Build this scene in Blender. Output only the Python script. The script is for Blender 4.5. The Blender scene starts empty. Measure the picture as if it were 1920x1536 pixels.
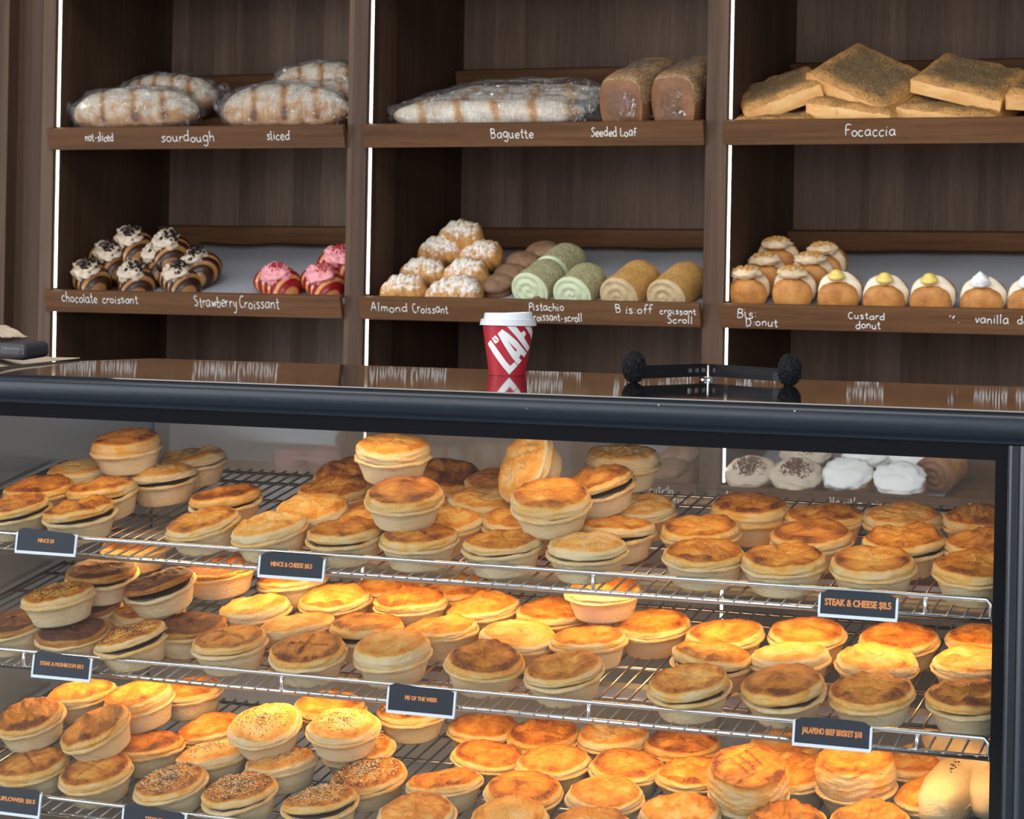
import bpy, math, random
from mathutils import Vector, Matrix, Quaternion, noise, Euler

# ------------------------------------------------------------------ camera, sky, exposure
SC = bpy.context.scene
COL = SC.collection
F = 4266.0; PX, PY = 960.0, 549.0; YAW = math.radians(22.2); ROLL = math.radians(1.09); EYE = 1.428
FW = Vector((-math.sin(YAW), math.cos(YAW), 0)); R0 = Vector((math.cos(YAW), math.sin(YAW), 0)); U0 = Vector((0, 0, 1))
RT = R0 * math.cos(ROLL) + U0 * math.sin(ROLL)
UP = U0 * math.cos(ROLL) - R0 * math.sin(ROLL)
EP = Vector((0, 0, EYE))

cam = bpy.data.cameras.new('camera')
camo = bpy.data.objects.new('camera', cam); COL.objects.link(camo)
cam.sensor_width = 36.0; cam.sensor_fit = 'HORIZONTAL'
cam.lens = F / 1920 * 36.0
cam.shift_x = 0.0
cam.shift_y = (PY - 768.0) / 1920.0
M3 = Matrix((RT, UP, -FW)).transposed()
camo.matrix_world = Matrix.Translation(EP) @ M3.to_4x4()
cam.clip_start = 0.05
cam.dof.use_dof = True; cam.dof.focus_distance = 3.05; cam.dof.aperture_fstop = 22.0
SC.camera = camo

SC.view_settings.view_transform = 'Standard'
SC.view_settings.look = 'None'
SC.view_settings.gamma = 1.0
SC.view_settings.use_curve_mapping = False
SC.view_settings.exposure = 0.16
SC.cycles.use_denoising = True
SC.cycles.max_bounces = 10
SC.cycles.diffuse_bounces = 4
SC.cycles.glossy_bounces = 5
SC.cycles.transparent_max_bounces = 14
SC.cycles.caustics_reflective = False
SC.cycles.caustics_refractive = False
SC.cycles.sample_clamp_indirect = 6.0

W = bpy.data.worlds.new('daylight'); SC.world = W; W.use_nodes = True
wn = W.node_tree; wn.nodes.clear()
wo = wn.nodes.new('ShaderNodeOutputWorld'); wb = wn.nodes.new('ShaderNodeBackground')
wt = wn.nodes.new('ShaderNodeTexCoord'); ws = wn.nodes.new('ShaderNodeSeparateXYZ')
wn.links.new(wt.outputs['Generated'], ws.inputs[0])
wr = wn.nodes.new('ShaderNodeMapRange'); wr.inputs[1].default_value = -0.9; wr.inputs[2].default_value = 0.5
wr.inputs[3].default_value = 1.0; wr.inputs[4].default_value = 0.12
wn.links.new(ws.outputs['Y'], wr.inputs[0])
wz = wn.nodes.new('ShaderNodeMapRange'); wz.inputs[1].default_value = 0.0; wz.inputs[2].default_value = 0.45
wz.inputs[3].default_value = 0.30; wz.inputs[4].default_value = 1.0
wn.links.new(ws.outputs['Z'], wz.inputs[0])
wm = wn.nodes.new('ShaderNodeMath'); wm.operation = 'MULTIPLY'
wn.links.new(wr.outputs[0], wm.inputs[0]); wn.links.new(wz.outputs[0], wm.inputs[1])
wm2 = wn.nodes.new('ShaderNodeMath'); wm2.operation = 'MULTIPLY'; wm2.inputs[1].default_value = 0.85
wn.links.new(wm.outputs[0], wm2.inputs[0])
wb.inputs['Color'].default_value = (0.80, 0.89, 1.0, 1)
wn.links.new(wm2.outputs[0], wb.inputs['Strength'])
wn.links.new(wb.outputs[0], wo.inputs[0])

def lamp(name, loc, rot, sx, sy, watts, col, spread=180):
    l = bpy.data.lights.new(name, 'AREA'); l.shape = 'RECTANGLE'; l.size = sx; l.size_y = sy
    l.energy = watts; l.color = col; l.spread = math.radians(spread)
    o = bpy.data.objects.new(name, l); COL.objects.link(o)
    o.location = loc; o.rotation_euler = rot
    return o
# warm strip lamps of the heated case (their housings are built with the case)
WARM = (1.0, 0.56, 0.20)
lamp('case_lamp', (-1.265, 2.76, 1.258), (math.radians(22), 0, 0), 1.5, 0.02, 1.7, (1.0, 0.70, 0.38), 170)
lamp('case_lamp', (-1.265, 2.885, 1.056), (math.radians(6), 0, 0), 1.5, 0.02, 3.6, WARM, 175)
lamp('case_lamp', (-1.265, 2.885, 0.893), (math.radians(6), 0, 0), 1.5, 0.02, 3.6, WARM, 175)
# unseen fill lamps added behind the viewer and to the side, coloured like daylight
lamp('front_fill', (-3.0, -0.5, 2.75), (math.radians(64), 0, math.radians(-26)), 3.6, 1.5, 55.0, (0.93, 0.97, 1.0))
lamp('front_fill', (1.3, -1.3, 1.45), (math.radians(90), 0, math.radians(22)), 3.8, 2.2, 165.0, (0.93, 0.97, 1.0))
lamp('side_fill', (-8.0, -1.0, 1.7), (math.radians(90), 0, math.radians(-60)), 4.0, 2.8, 360.0, (0.93, 0.97, 1.0))  # added side lamp standing in for daylight from the left
lamp('overhead_fill', (-1.6, 2.6, 3.6), (math.radians(25), 0, 0), 3.0, 1.0, 40.0, (1.0, 0.95, 0.88))  # added overhead lamp, unseen, for glints on film, rails and pastry

# ------------------------------------------------------------------ pixel -> place helpers
def ray(x, y): return FW + RT * ((x - PX) / F) - UP * ((y - PY) / F)
def atY(x, y, Y):
    d = ray(x, y); return EP + d * (Y / d.y)
def atZ(x, y, Z):
    d = ray(x, y); return EP + d * ((Z - EYE) / d.z)
def onplane(x, y, p0, n):
    d = ray(x, y); return EP + d * ((p0 - EP).dot(n) / d.dot(n))

# ------------------------------------------------------------------ object helpers
RECOLOURED = {}
def link(name, mesh, mats, parent=None):
    ml = list(mats) if isinstance(mats, (list, tuple)) else [mats]
    if mats is not None and len(mesh.materials) and mesh.materials[0] != ml[0]:
        key = (mesh.name, ml[0].name)
        if key not in RECOLOURED: RECOLOURED[key] = mesh.copy(); RECOLOURED[key].materials.clear()
        mesh = RECOLOURED[key]
    o = bpy.data.objects.new(name, mesh); COL.objects.link(o)
    if mats is not None and len(mesh.materials) == 0:
        for m in ml: mesh.materials.append(m)
    if parent is not None: o.parent = parent
    return o
def tag(o, label, cat, group=None, kind=None):
    o['label'] = label; o['category'] = cat
    if group: o['group'] = group
    if kind: o['kind'] = kind
    return o
def thing(name, label, cat, loc=(0, 0, 0), rot=None, group=None):
    o = bpy.data.objects.new(name, None); COL.objects.link(o)
    o.empty_display_size = 0.02
    o.location = loc
    if rot is not None:
        if isinstance(rot, Quaternion): o.rotation_mode = 'QUATERNION'; o.rotation_quaternion = rot
        else: o.rotation_euler = rot
    return tag(o, label, cat, group)
def copy_thing(src, label, loc, rot, group=None, spin=None):
    r = src.copy(); COL.objects.link(r)
    r.location = loc
    r.rotation_mode = 'QUATERNION'; r.rotation_quaternion = rot
    r['label'] = label
    if group: r['group'] = group
    for ch in src.children:
        c = ch.copy(); COL.objects.link(c); c.parent = r
        for g in ch.children:
            d = g.copy(); COL.objects.link(d); d.parent = c
    return r

class MB:
    def __init__(s): s.v = []; s.f = []; s.a = []; s.mi = []
    def add(s, vs, fs, attr=None, mi=0):
        b = len(s.v); s.v += [tuple(v) for v in vs]; s.f += [tuple(i + b for i in f) for f in fs]
        s.a += list(attr) if attr is not None else [0.0] * len(vs); s.mi += [mi] * len(fs)
        return s
    def box(s, x0, x1, y0, y1, z0, z1, mi=0):
        return s.add([(x, y, z) for x in (x0, x1) for y in (y0, y1) for z in (z0, z1)],
                     [(0, 1, 3, 2), (4, 6, 7, 5), (0, 4, 5, 1), (2, 3, 7, 6), (0, 2, 6, 4), (1, 5, 7, 3)], mi=mi)
    def tube(s, pts, r, n=6, cap=True, attr=0.0):
        pts = [Vector(p) for p in pts]; m = len(pts); rs = r if isinstance(r, (list, tuple)) else [r] * m
        vs = []; fs = []
        t0 = (pts[1] - pts[0]).normalized()
        ref = Vector((0, 0, 1)) if abs(t0.z) < 0.9 else Vector((1, 0, 0))
        u = t0.cross(ref).normalized()
        for i, p in enumerate(pts):
            t = (pts[min(i + 1, m - 1)] - pts[max(i - 1, 0)])
            if t.length < 1e-9: t = t0
            t.normalize()
            u = (u - t * u.dot(t)).normalized(); w = t.cross(u)
            for k in range(n):
                a = 2 * math.pi * k / n
                vs.append(p + (u * math.cos(a) + w * math.sin(a)) * rs[i])
        for i in range(m - 1):
            for k in range(n):
                k2 = (k + 1) % n
                fs.append((i * n + k, i * n + k2, (i + 1) * n + k2, (i + 1) * n + k))
        if cap:
            fs.append(tuple(range(n))[::-1]); fs.append(tuple((m - 1) * n + k for k in range(n)))
        return s.add(vs, fs, [attr] * len(vs))
    def lathe(s, prof, n=32, fn=None, attr=None, capb=True, capt=True):
        vs = []; fs = []; at = []
        for j, (r, z) in enumerate(prof):
            for k in range(n):
                a = 2 * math.pi * k / n
                v = Vector((r * math.cos(a), r * math.sin(a), z))
                if fn: v = fn(v, a, j)
                vs.append(v); at.append(attr(v, a, j) if attr else 0.0)
        m = len(prof)
        for j in range(m - 1):
            for k in range(n):
                k2 = (k + 1) % n
                fs.append((j * n + k, j * n + k2, (j + 1) * n + k2, (j + 1) * n + k))
        if capb: fs.append(tuple(range(n))[::-1])
        if capt: fs.append(tuple((m - 1) * n + k for k in range(n)))
        return s.add(vs, fs, at)
    def blob(s, c, rx, ry, rz, seg=20, rings=12, amp=0.0, freq=2.0, seed=0, pw=1.0, attr=None):
        """ellipsoid with noise; pw < 1 gives squarer sections"""
        vs = []; fs = []; at = []
        off = Vector((seed * 7.3, seed * 3.1, seed * 1.7))
        def sp(x): return math.copysign(abs(x) ** pw, x)
        for j in range(rings + 1):
            ph = math.pi * j / rings
            for k in range(seg):
                th = 2 * math.pi * k / seg
                d = Vector((math.sin(ph) * math.cos(th), math.sin(ph) * math.sin(th), math.cos(ph)))
                e = Vector((sp(math.sin(ph)) * sp(math.cos(th)), sp(math.sin(ph)) * sp(math.sin(th)), sp(math.cos(ph))))
                q = 1 + amp * noise.fractal(d * freq + off, 1.0, 2.0, 3)
                v = Vector((e.x * rx * q, e.y * ry * q, e.z * rz * q))
                at.append(attr(d) if attr else 0.0)
                vs.append(v + Vector(c))
        for j in range(rings):
            for k in range(seg):
                k2 = (k + 1) % seg
                fs.append((j * seg + k, (j + 1) * seg + k, (j + 1) * seg + k2, j * seg + k2))
        return s.add(vs, fs, at)
    def prism(s, poly, y0, y1):
        """polygon in (x, z) extruded along y"""
        n = len(poly)
        vs = [(x, y0, z) for x, z in poly] + [(x, y1, z) for x, z in poly]
        fs = [tuple(range(n)), tuple(range(2 * n - 1, n - 1, -1))]
        for i in range(n):
            j = (i + 1) % n; fs.append((i, i + n, j + n, j))
        return s.add(vs, fs)
    def sweep(s, poly, x0, x1):
        """polygon in (y, z) extruded along x"""
        n = len(poly)
        vs = [(x0, y, z) for y, z in poly] + [(x1, y, z) for y, z in poly]
        fs = [tuple(range(n)), tuple(range(2 * n - 1, n - 1, -1))]
        for i in range(n):
            j = (i + 1) % n; fs.append((i, i + n, j + n, j))
        return s.add(vs, fs)
    def mesh(s, name, smooth=True, attr=None, T=None, angle=None):
        me = bpy.data.meshes.new(name)
        vs = s.v if T is None else [tuple(T @ Vector(v)) for v in s.v]
        me.from_pydata(vs, [], s.f); me.validate()
        if len(me.polygons) == len(s.mi) and any(s.mi): me.polygons.foreach_set('material_index', s.mi)
        if attr and len(me.vertices) == len(s.a):
            at = me.attributes.new(attr, 'FLOAT', 'POINT'); at.data.foreach_set('value', [float(x) for x in s.a])
        if smooth: me.polygons.foreach_set('use_smooth', [True] * len(me.polygons))
        import bmesh
        bm = bmesh.new(); bm.from_mesh(me); bmesh.ops.recalc_face_normals(bm, faces=bm.faces)
        if angle is not None:
            for e in bm.edges:
                if len(e.link_faces) == 2 and e.calc_face_angle(0) > math.radians(angle): e.smooth = False
        bm.to_mesh(me); bm.free()
        me.update()
        return me
def bevel(o, w, seg=2):
    b = o.modifiers.new('bevel', 'BEVEL'); b.width = w; b.segments = seg; b.limit_method = 'ANGLE'
    return o

# ------------------------------------------------------------------ materials
class NT:
    def __init__(s, name):
        s.m = bpy.data.materials.new(name); s.m.use_nodes = True; s.n = s.m.node_tree
        s.n.nodes.clear(); s.out = s.n.nodes.new('ShaderNodeOutputMaterial')
    def node(s, t, **kw):
        n = s.n.nodes.new(t)
        for k, v in kw.items(): setattr(n, k, v)
        return n
    def l(s, a, b): s.n.links.new(a, b)
    def val(s, sock, v):
        if hasattr(v, 'is_linked') or isinstance(v, bpy.types.NodeSocket): s.l(v, sock)
        else: sock.default_value = v
    def math(s, op, a, b=0.0, c=0.0, clamp=False):
        n = s.node('ShaderNodeMath', operation=op); n.use_clamp = clamp
        s.val(n.inputs[0], a); s.val(n.inputs[1], b)
        if op in ('MULTIPLY_ADD',): s.val(n.inputs[2], c)
        return n.outputs[0]
    def mix(s, f, a, b):
        n = s.node('ShaderNodeMix', data_type='RGBA')
        s.val(n.inputs[0], f); s.val(n.inputs[6], a); s.val(n.inputs[7], b)
        return n.outputs[2]
    def ramp(s, f, stops):
        n = s.node('ShaderNodeValToRGB'); e = n.color_ramp.elements
        while len(e) < len(stops): e.new(0.5)
        for i, (p, c) in enumerate(stops):
            e[i].position = p; e[i].color = (*c, 1) if len(c) == 3 else c
        s.val(n.inputs[0], f); return n.outputs[0]
    def noise(s, vec, scale=5, detail=3, rough=0.5, dim='3D', w=None, dist=0.0):
        n = s.node('ShaderNodeTexNoise', noise_dimensions=dim)
        if vec is not None: s.l(vec, n.inputs['Vector'])
        n.inputs['Scale'].default_value = scale; n.inputs['Detail'].default_value = detail
        n.inputs['Roughness'].default_value = rough; n.inputs['Distortion'].default_value = dist
        if w is not None: s.val(n.inputs['W'], w)
        return n.outputs['Fac']
    def mapping(s, vec, sc):
        n = s.node('ShaderNodeMapping'); s.l(vec, n.inputs[0]); n.inputs['Scale'].default_value = sc; return n.outputs[0]
    def obj(s): return s.node('ShaderNodeTexCoord').outputs['Object']
    def pos(s): return s.node('ShaderNodeNewGeometry').outputs['Position']
    def rnd(s): return s.node('ShaderNodeObjectInfo').outputs['Random']
    def attr(s, name): return s.node('ShaderNodeAttribute', attribute_name=name).outputs['Fac']
    def bump(s, h, st=0.3, d=0.002):
        n = s.node('ShaderNodeBump'); n.inputs['Strength'].default_value = st; n.inputs['Distance'].default_value = d
        s.l(h, n.inputs['Height']); return n.outputs[0]
    def bsdf(s, col, rough=0.5, metal=0.0, spec=0.5, nrm=None, **kw):
        b = s.node('ShaderNodeBsdfPrincipled')
        s.val(b.inputs['Base Color'], col if not isinstance(col, tuple) or len(col) == 4 else (*col, 1))
        s.val(b.inputs['Roughness'], rough); s.val(b.inputs['Metallic'], metal)
        s.val(b.inputs['Specular IOR Level'], spec)
        if nrm is not None: s.l(nrm, b.inputs['Normal'])
        for k, v in kw.items(): s.val(b.inputs[k.replace('_', ' ')], v)
        s.l(b.outputs[0], s.out.inputs[0]); return b
def plain(name, col, rough=0.5, metal=0.0, spec=0.5, **kw):
    t = NT(name); t.bsdf(col, rough, metal, spec, **kw); return t.m

def srgb(r, g, b):
    f = lambda c: (c / 255 / 12.92) if c / 255 <= 0.04045 else ((c / 255 + 0.055) / 1.055) ** 2.4
    return (f(r), f(g), f(b))

def wood(name, axis, tint=1.0, warm=0.0):
    t = NT(name); p = t.pos()
    sc = (1, 1, 0.045) if axis == 'z' else (0.045, 1, 1)
    v = t.mapping(p, sc)
    n1 = t.noise(v, 55, 6, 0.65, dist=0.4); n2 = t.noise(v, 240, 3, 0.6); n3 = t.noise(v, 9, 3, 0.5)
    g = t.math('ADD', t.math('MULTIPLY', n1, 0.55), t.math('MULTIPLY', n3, 0.45))
    if axis == 'z':
        sx = t.node('ShaderNodeSeparateXYZ'); t.l(p, sx.inputs[0])
        u = t.math('ADD', sx.outputs['X'], t.math('MULTIPLY', sx.outputs['Y'], 0.8))
        fl = t.math('FLOOR', t.math('MULTIPLY', u, 11.0))
        wnz = t.node('ShaderNodeTexWhiteNoise', noise_dimensions='1D'); t.l(fl, wnz.inputs['W'])
        g = t.math('ADD', t.math('MULTIPLY', g, 0.8), t.math('MULTIPLY', wnz.outputs['Value'], 0.2))
    k = tint
    c = t.ramp(g, [(0.25, (0.055 * k, 0.032 * k, 0.022 * k)), (0.5, (0.118 * k * (1 + warm), 0.074 * k, 0.053 * k * (1 - warm))),
                   (0.78, (0.20 * k * (1 + warm), 0.135 * k, 0.10 * k * (1 - warm)))])
    c = t.mix(t.math('MULTIPLY', t.math('GREATER_THAN', n2, 0.6), 0.22), c, (0.03, 0.018, 0.012, 1))
    t.bsdf(c, 0.55, spec=0.14, nrm=t.bump(n2, 0.12, 0.001)); return t.m

def glass(name, tint=(1, 1, 1), f0=0.04):
    t = NT(name)
    tr = t.node('ShaderNodeBsdfTransparent'); tr.inputs[0].default_value = (*tint, 1)
    gl = t.node('ShaderNodeBsdfGlossy'); gl.inputs['Roughness'].default_value = 0.015
    lw = t.node('ShaderNodeLayerWeight'); lw.inputs[0].default_value = 0.5
    p = t.math('POWER', lw.outputs['Facing'], 5.0)
    fac = t.math('MULTIPLY_ADD', p, 1 - f0, f0)
    mx = t.node('ShaderNodeMixShader'); t.l(fac, mx.inputs[0]); t.l(tr.outputs[0], mx.inputs[1]); t.l(gl.outputs[0], mx.inputs[2])
    t.l(mx.outputs[0], t.out.inputs[0]); return t.m

def hazy_glass(name):
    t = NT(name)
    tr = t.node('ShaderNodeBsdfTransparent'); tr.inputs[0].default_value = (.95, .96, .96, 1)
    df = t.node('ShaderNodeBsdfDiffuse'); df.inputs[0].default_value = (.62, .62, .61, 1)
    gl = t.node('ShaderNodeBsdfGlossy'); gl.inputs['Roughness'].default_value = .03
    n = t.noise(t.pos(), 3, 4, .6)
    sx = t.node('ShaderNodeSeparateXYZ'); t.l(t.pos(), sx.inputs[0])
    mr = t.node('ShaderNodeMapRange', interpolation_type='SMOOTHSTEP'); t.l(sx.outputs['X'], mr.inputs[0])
    for i_, v_ in ((1, -1.45), (2, -.95), (3, .55), (4, .12)): mr.inputs[i_].default_value = v_      # dust and reflected haze painted in as pale diffuse, heavier towards the steel end
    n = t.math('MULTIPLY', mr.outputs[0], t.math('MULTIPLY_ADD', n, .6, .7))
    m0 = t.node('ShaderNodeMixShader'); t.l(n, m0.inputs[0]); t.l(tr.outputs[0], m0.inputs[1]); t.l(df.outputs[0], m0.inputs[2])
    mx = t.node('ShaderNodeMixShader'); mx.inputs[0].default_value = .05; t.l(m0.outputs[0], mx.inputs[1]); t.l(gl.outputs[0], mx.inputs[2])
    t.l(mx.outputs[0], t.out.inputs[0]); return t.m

def plastic_film(name):
    t = NT(name)
    tr = t.node('ShaderNodeBsdfTransparent'); tr.inputs[0].default_value = (0.97, 0.97, 0.97, 1)
    gl = t.node('ShaderNodeBsdfGlossy'); gl.inputs['Roughness'].default_value = 0.09
    df = t.node('ShaderNodeBsdfDiffuse'); df.inputs[0].default_value = (0.85, 0.86, 0.88, 1)
    o = t.obj(); n = t.math('ABSOLUTE', t.math('SUBTRACT', t.noise(t.mapping(o, (2.2, 1, 1.0)), 26, 3, 0.55, dist=1.6), .5))
    bp = t.bump(n, 1.0, 0.03); t.l(bp, gl.inputs['Normal'])
    lw = t.node('ShaderNodeLayerWeight'); lw.inputs[0].default_value = 0.5; t.l(bp, lw.inputs['Normal'])
    cr = t.node('ShaderNodeMapRange', interpolation_type='SMOOTHSTEP'); t.l(n, cr.inputs[0])
    for i_, v_ in ((1, 0.0), (2, .035), (3, .50), (4, 0.0)): cr.inputs[i_].default_value = v_
    patch = t.math('GREATER_THAN', t.noise(o, 14, 2, .5), .5)
    fac = t.math('ADD', t.math('MULTIPLY_ADD', t.math('POWER', lw.outputs['Facing'], 3.0), 0.5, 0.035), t.math('MULTIPLY', cr.outputs[0], t.math('MULTIPLY_ADD', patch, .75, .25)), clamp=True)
    m0 = t.node('ShaderNodeMixShader'); m0.inputs[0].default_value = 0.02; t.l(tr.outputs[0], m0.inputs[1]); t.l(df.outputs[0], m0.inputs[2])
    mx = t.node('ShaderNodeMixShader'); t.l(fac, mx.inputs[0]); t.l(m0.outputs[0], mx.inputs[1]); t.l(gl.outputs[0], mx.inputs[2])
    t.l(mx.outputs[0], t.out.inputs[0]); return t.m

def emit(name, col, st):
    t = NT(name); e = t.node('ShaderNodeEmission'); e.inputs[0].default_value = (*col, 1); e.inputs[1].default_value = st
    t.l(e.outputs[0], t.out.inputs[0]); return t.m

def pastry(name, shift=0.0, spread=1.0, gloss=0.42, dark=1.0, speck=0.0):
    """pastry browned by the baked-in 'toast' of the mesh plus noise of its own"""
    t = NT(name); o = t.obj(); r = t.rnd()
    w = t.math('MULTIPLY', r, 40.0)
    n1 = t.noise(o, 38, 4, 0.6, '4D', w)
    ms = t.node('ShaderNodeMapRange', interpolation_type='SMOOTHSTEP'); t.l(n1, ms.inputs[0]); ms.inputs[1].default_value = .40; ms.inputs[2].default_value = .60; n1 = ms.outputs[0]; n2 = t.noise(t.mapping(o, (1, 3.4, 3)), 120, 5, 0.75, '4D', w)
    a = t.attr('toast')
    q = t.math('ADD', t.math('MULTIPLY', a, spread), t.math('MULTIPLY', t.math('SUBTRACT', n1, 0.5), 0.17))
    q = t.math('ADD', q, t.math('MULTIPLY', t.math('SUBTRACT', n2, 0.5), 0.62))
    q = t.math('ADD', q, t.math('MULTIPLY_ADD', r, 0.16, shift - 0.08))
    k = dark
    c = t.ramp(q, [(0.0, (0.78, 0.62, 0.37)), (0.22, (0.77, 0.54, 0.26)), (0.38, (0.80 * k, 0.45 * k, 0.11 * k)),
                   (0.57, (0.74 * k, 0.30 * k, 0.034 * k)), (0.80, (0.50 * k, 0.155 * k, 0.015 * k)), (1.0, (0.17 * k, 0.042 * k, 0.007 * k))])
    if speck:
        n3 = t.noise(o, 420, 2, 0.5, '4D', w)
        c = t.mix(t.math('MULTIPLY', t.math('GREATER_THAN', n3, 0.62), t.math('MULTIPLY', t.math('GREATER_THAN', a, 0.4), speck)), c, (0.05, 0.025, 0.012, 1))
    h = t.math('ADD', n2, t.math('MULTIPLY', n1, 0.25))
    t.bsdf(c, gloss, spec=0.45, nrm=t.bump(h, 1.0, 0.004)); return t.m

M = {}
M['wood_v'] = wood('dark walnut, upright grain', 'z', 0.46, .16)
M['wood_back'] = wood('greyed walnut back board', 'z', 1.12, .0)
M['wood_edge'] = wood('walnut edge banding', 'z', 0.74, 0.10)
M['wood_h'] = wood('walnut, long grain', 'x', 0.72, 0.38)
M['chalk'] = plain('white paint pen', (0.85, 0.85, 0.83), 0.7)
M['led'] = emit('led diffuser', (1.0, 0.93, 0.84), 6.0)
M['liner'] = plain('grey baking paper', (0.40, 0.40, 0.43), 0.6)
M['blackgloss'] = plain('black stone worktop', (0.006, 0.006, 0.007), 0.035, spec=0.8)
t = NT('black satin metal'); nn = t.noise(t.mapping(t.pos(), (0.6, 1, 3)), 60, 4, 0.6)
vo = t.node('ShaderNodeTexVoronoi'); t.l(t.mapping(t.pos(), (.5, 1, 1)), vo.inputs['Vector']); vo.inputs['Scale'].default_value = 70
sp = t.node('ShaderNodeSeparateColor'); t.l(vo.outputs['Color'], sp.inputs[0])
chip = t.math('MULTIPLY', t.math('LESS_THAN', vo.outputs['Distance'], t.math('MULTIPLY', sp.outputs[1], .055)), t.math('GREATER_THAN', sp.outputs[0], .86))   # chipped paint
t.bsdf(t.mix(chip, (0.008, 0.012, 0.019, 1), (.55, .56, .58, 1)), t.math('MULTIPLY_ADD', nn, 0.16, 0.24), spec=0.4); M['frame'] = t.m
M['blackglass'] = plain('black painted glass edge', (0.003, 0.003, 0.004), 0.06, spec=0.5)
M['glass'] = glass('case glass', (0.985, 0.992, 0.99), 0.042)
M['backglass'] = hazy_glass('rear sliding door glass')
M['steel'] = plain('chromed wire', (0.82, 0.82, 0.83), 0.14, 1.0)
M['wire'] = plain('worn wire', (0.40, 0.36, 0.33), 0.3, 1.0)
M['dullsteel'] = plain('brushed steel', (0.55, 0.57, 0.60), 0.32, 1.0)
M['sidepanel'] = plain('satin steel lining', (0.50, 0.57, 0.66), 0.30, 0.92)
M['housing'] = plain('grey lamp housing', (0.46, 0.44, 0.42), 0.4, 0.3)
M['tube'] = emit('warm lamp tube', (1.0, 0.62, 0.25), 4.0)
M['crust'] = pastry('pale short crust', -0.08, 0.9, 0.6)
M['gold'] = pastry('golden glazed puff pastry', 0.12, 1.0, 0.24)
M['pale'] = pastry('pale puff pastry', -0.02, 0.85, 0.5)
M['brown'] = pastry('well browned puff pastry', 0.20, 1.0, 0.36)
M['glazed'] = pastry('orange glazed puff pastry', 0.11, 1.0, 0.2)
M['seared'] = pastry('dark pepper crusted pastry', 0.42, 1.1, 0.55, 0.62, 1.0)
M['filling'] = plain('dark gravy filling', (0.035, 0.016, 0.008), 0.25)
M['sesame'] = plain('sesame seed', (0.72, 0.55, 0.30), 0.5)
M['blackseed'] = plain('black sesame seed', (0.02, 0.017, 0.014), 0.4)
M['tagcard'] = plain('black price card', (0.012, 0.016, 0.026), 0.42, spec=.25)
M['tagholder'] = plain('clear plastic holder', (0.62, 0.68, 0.74), 0.22)
M['tagtext'] = plain('orange print', (0.95, 0.36, 0.09), 0.6)
M['film'] = plastic_film('clear bread bag')
M['floor'] = plain('grey floor tile', (0.22, 0.21, 0.20), 0.4)
M['wall'] = plain('dark plaster', (0.06, 0.055, 0.05), 0.8)

# ------------------------------------------------------------------ setting
def struct(name, mb, m, smooth=False):
    o = link(name, mb.mesh(name, smooth), m); o['kind'] = 'structure'; return o
struct('floor', MB().box(-9, 7, -9, 6.3, -0.05, 0.0), M['floor'])
struct('wall_back', MB().box(-9, 7, 6.12, 6.25, 0, 3.4), M['wall'])
struct('wall_left', MB().box(-6.0, -3.603, 5.40, 5.45, 0, 3.2).box(-3.76, -3.717, 5.352, 5.40, 0, 3.2), M['wood_v'])

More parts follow.
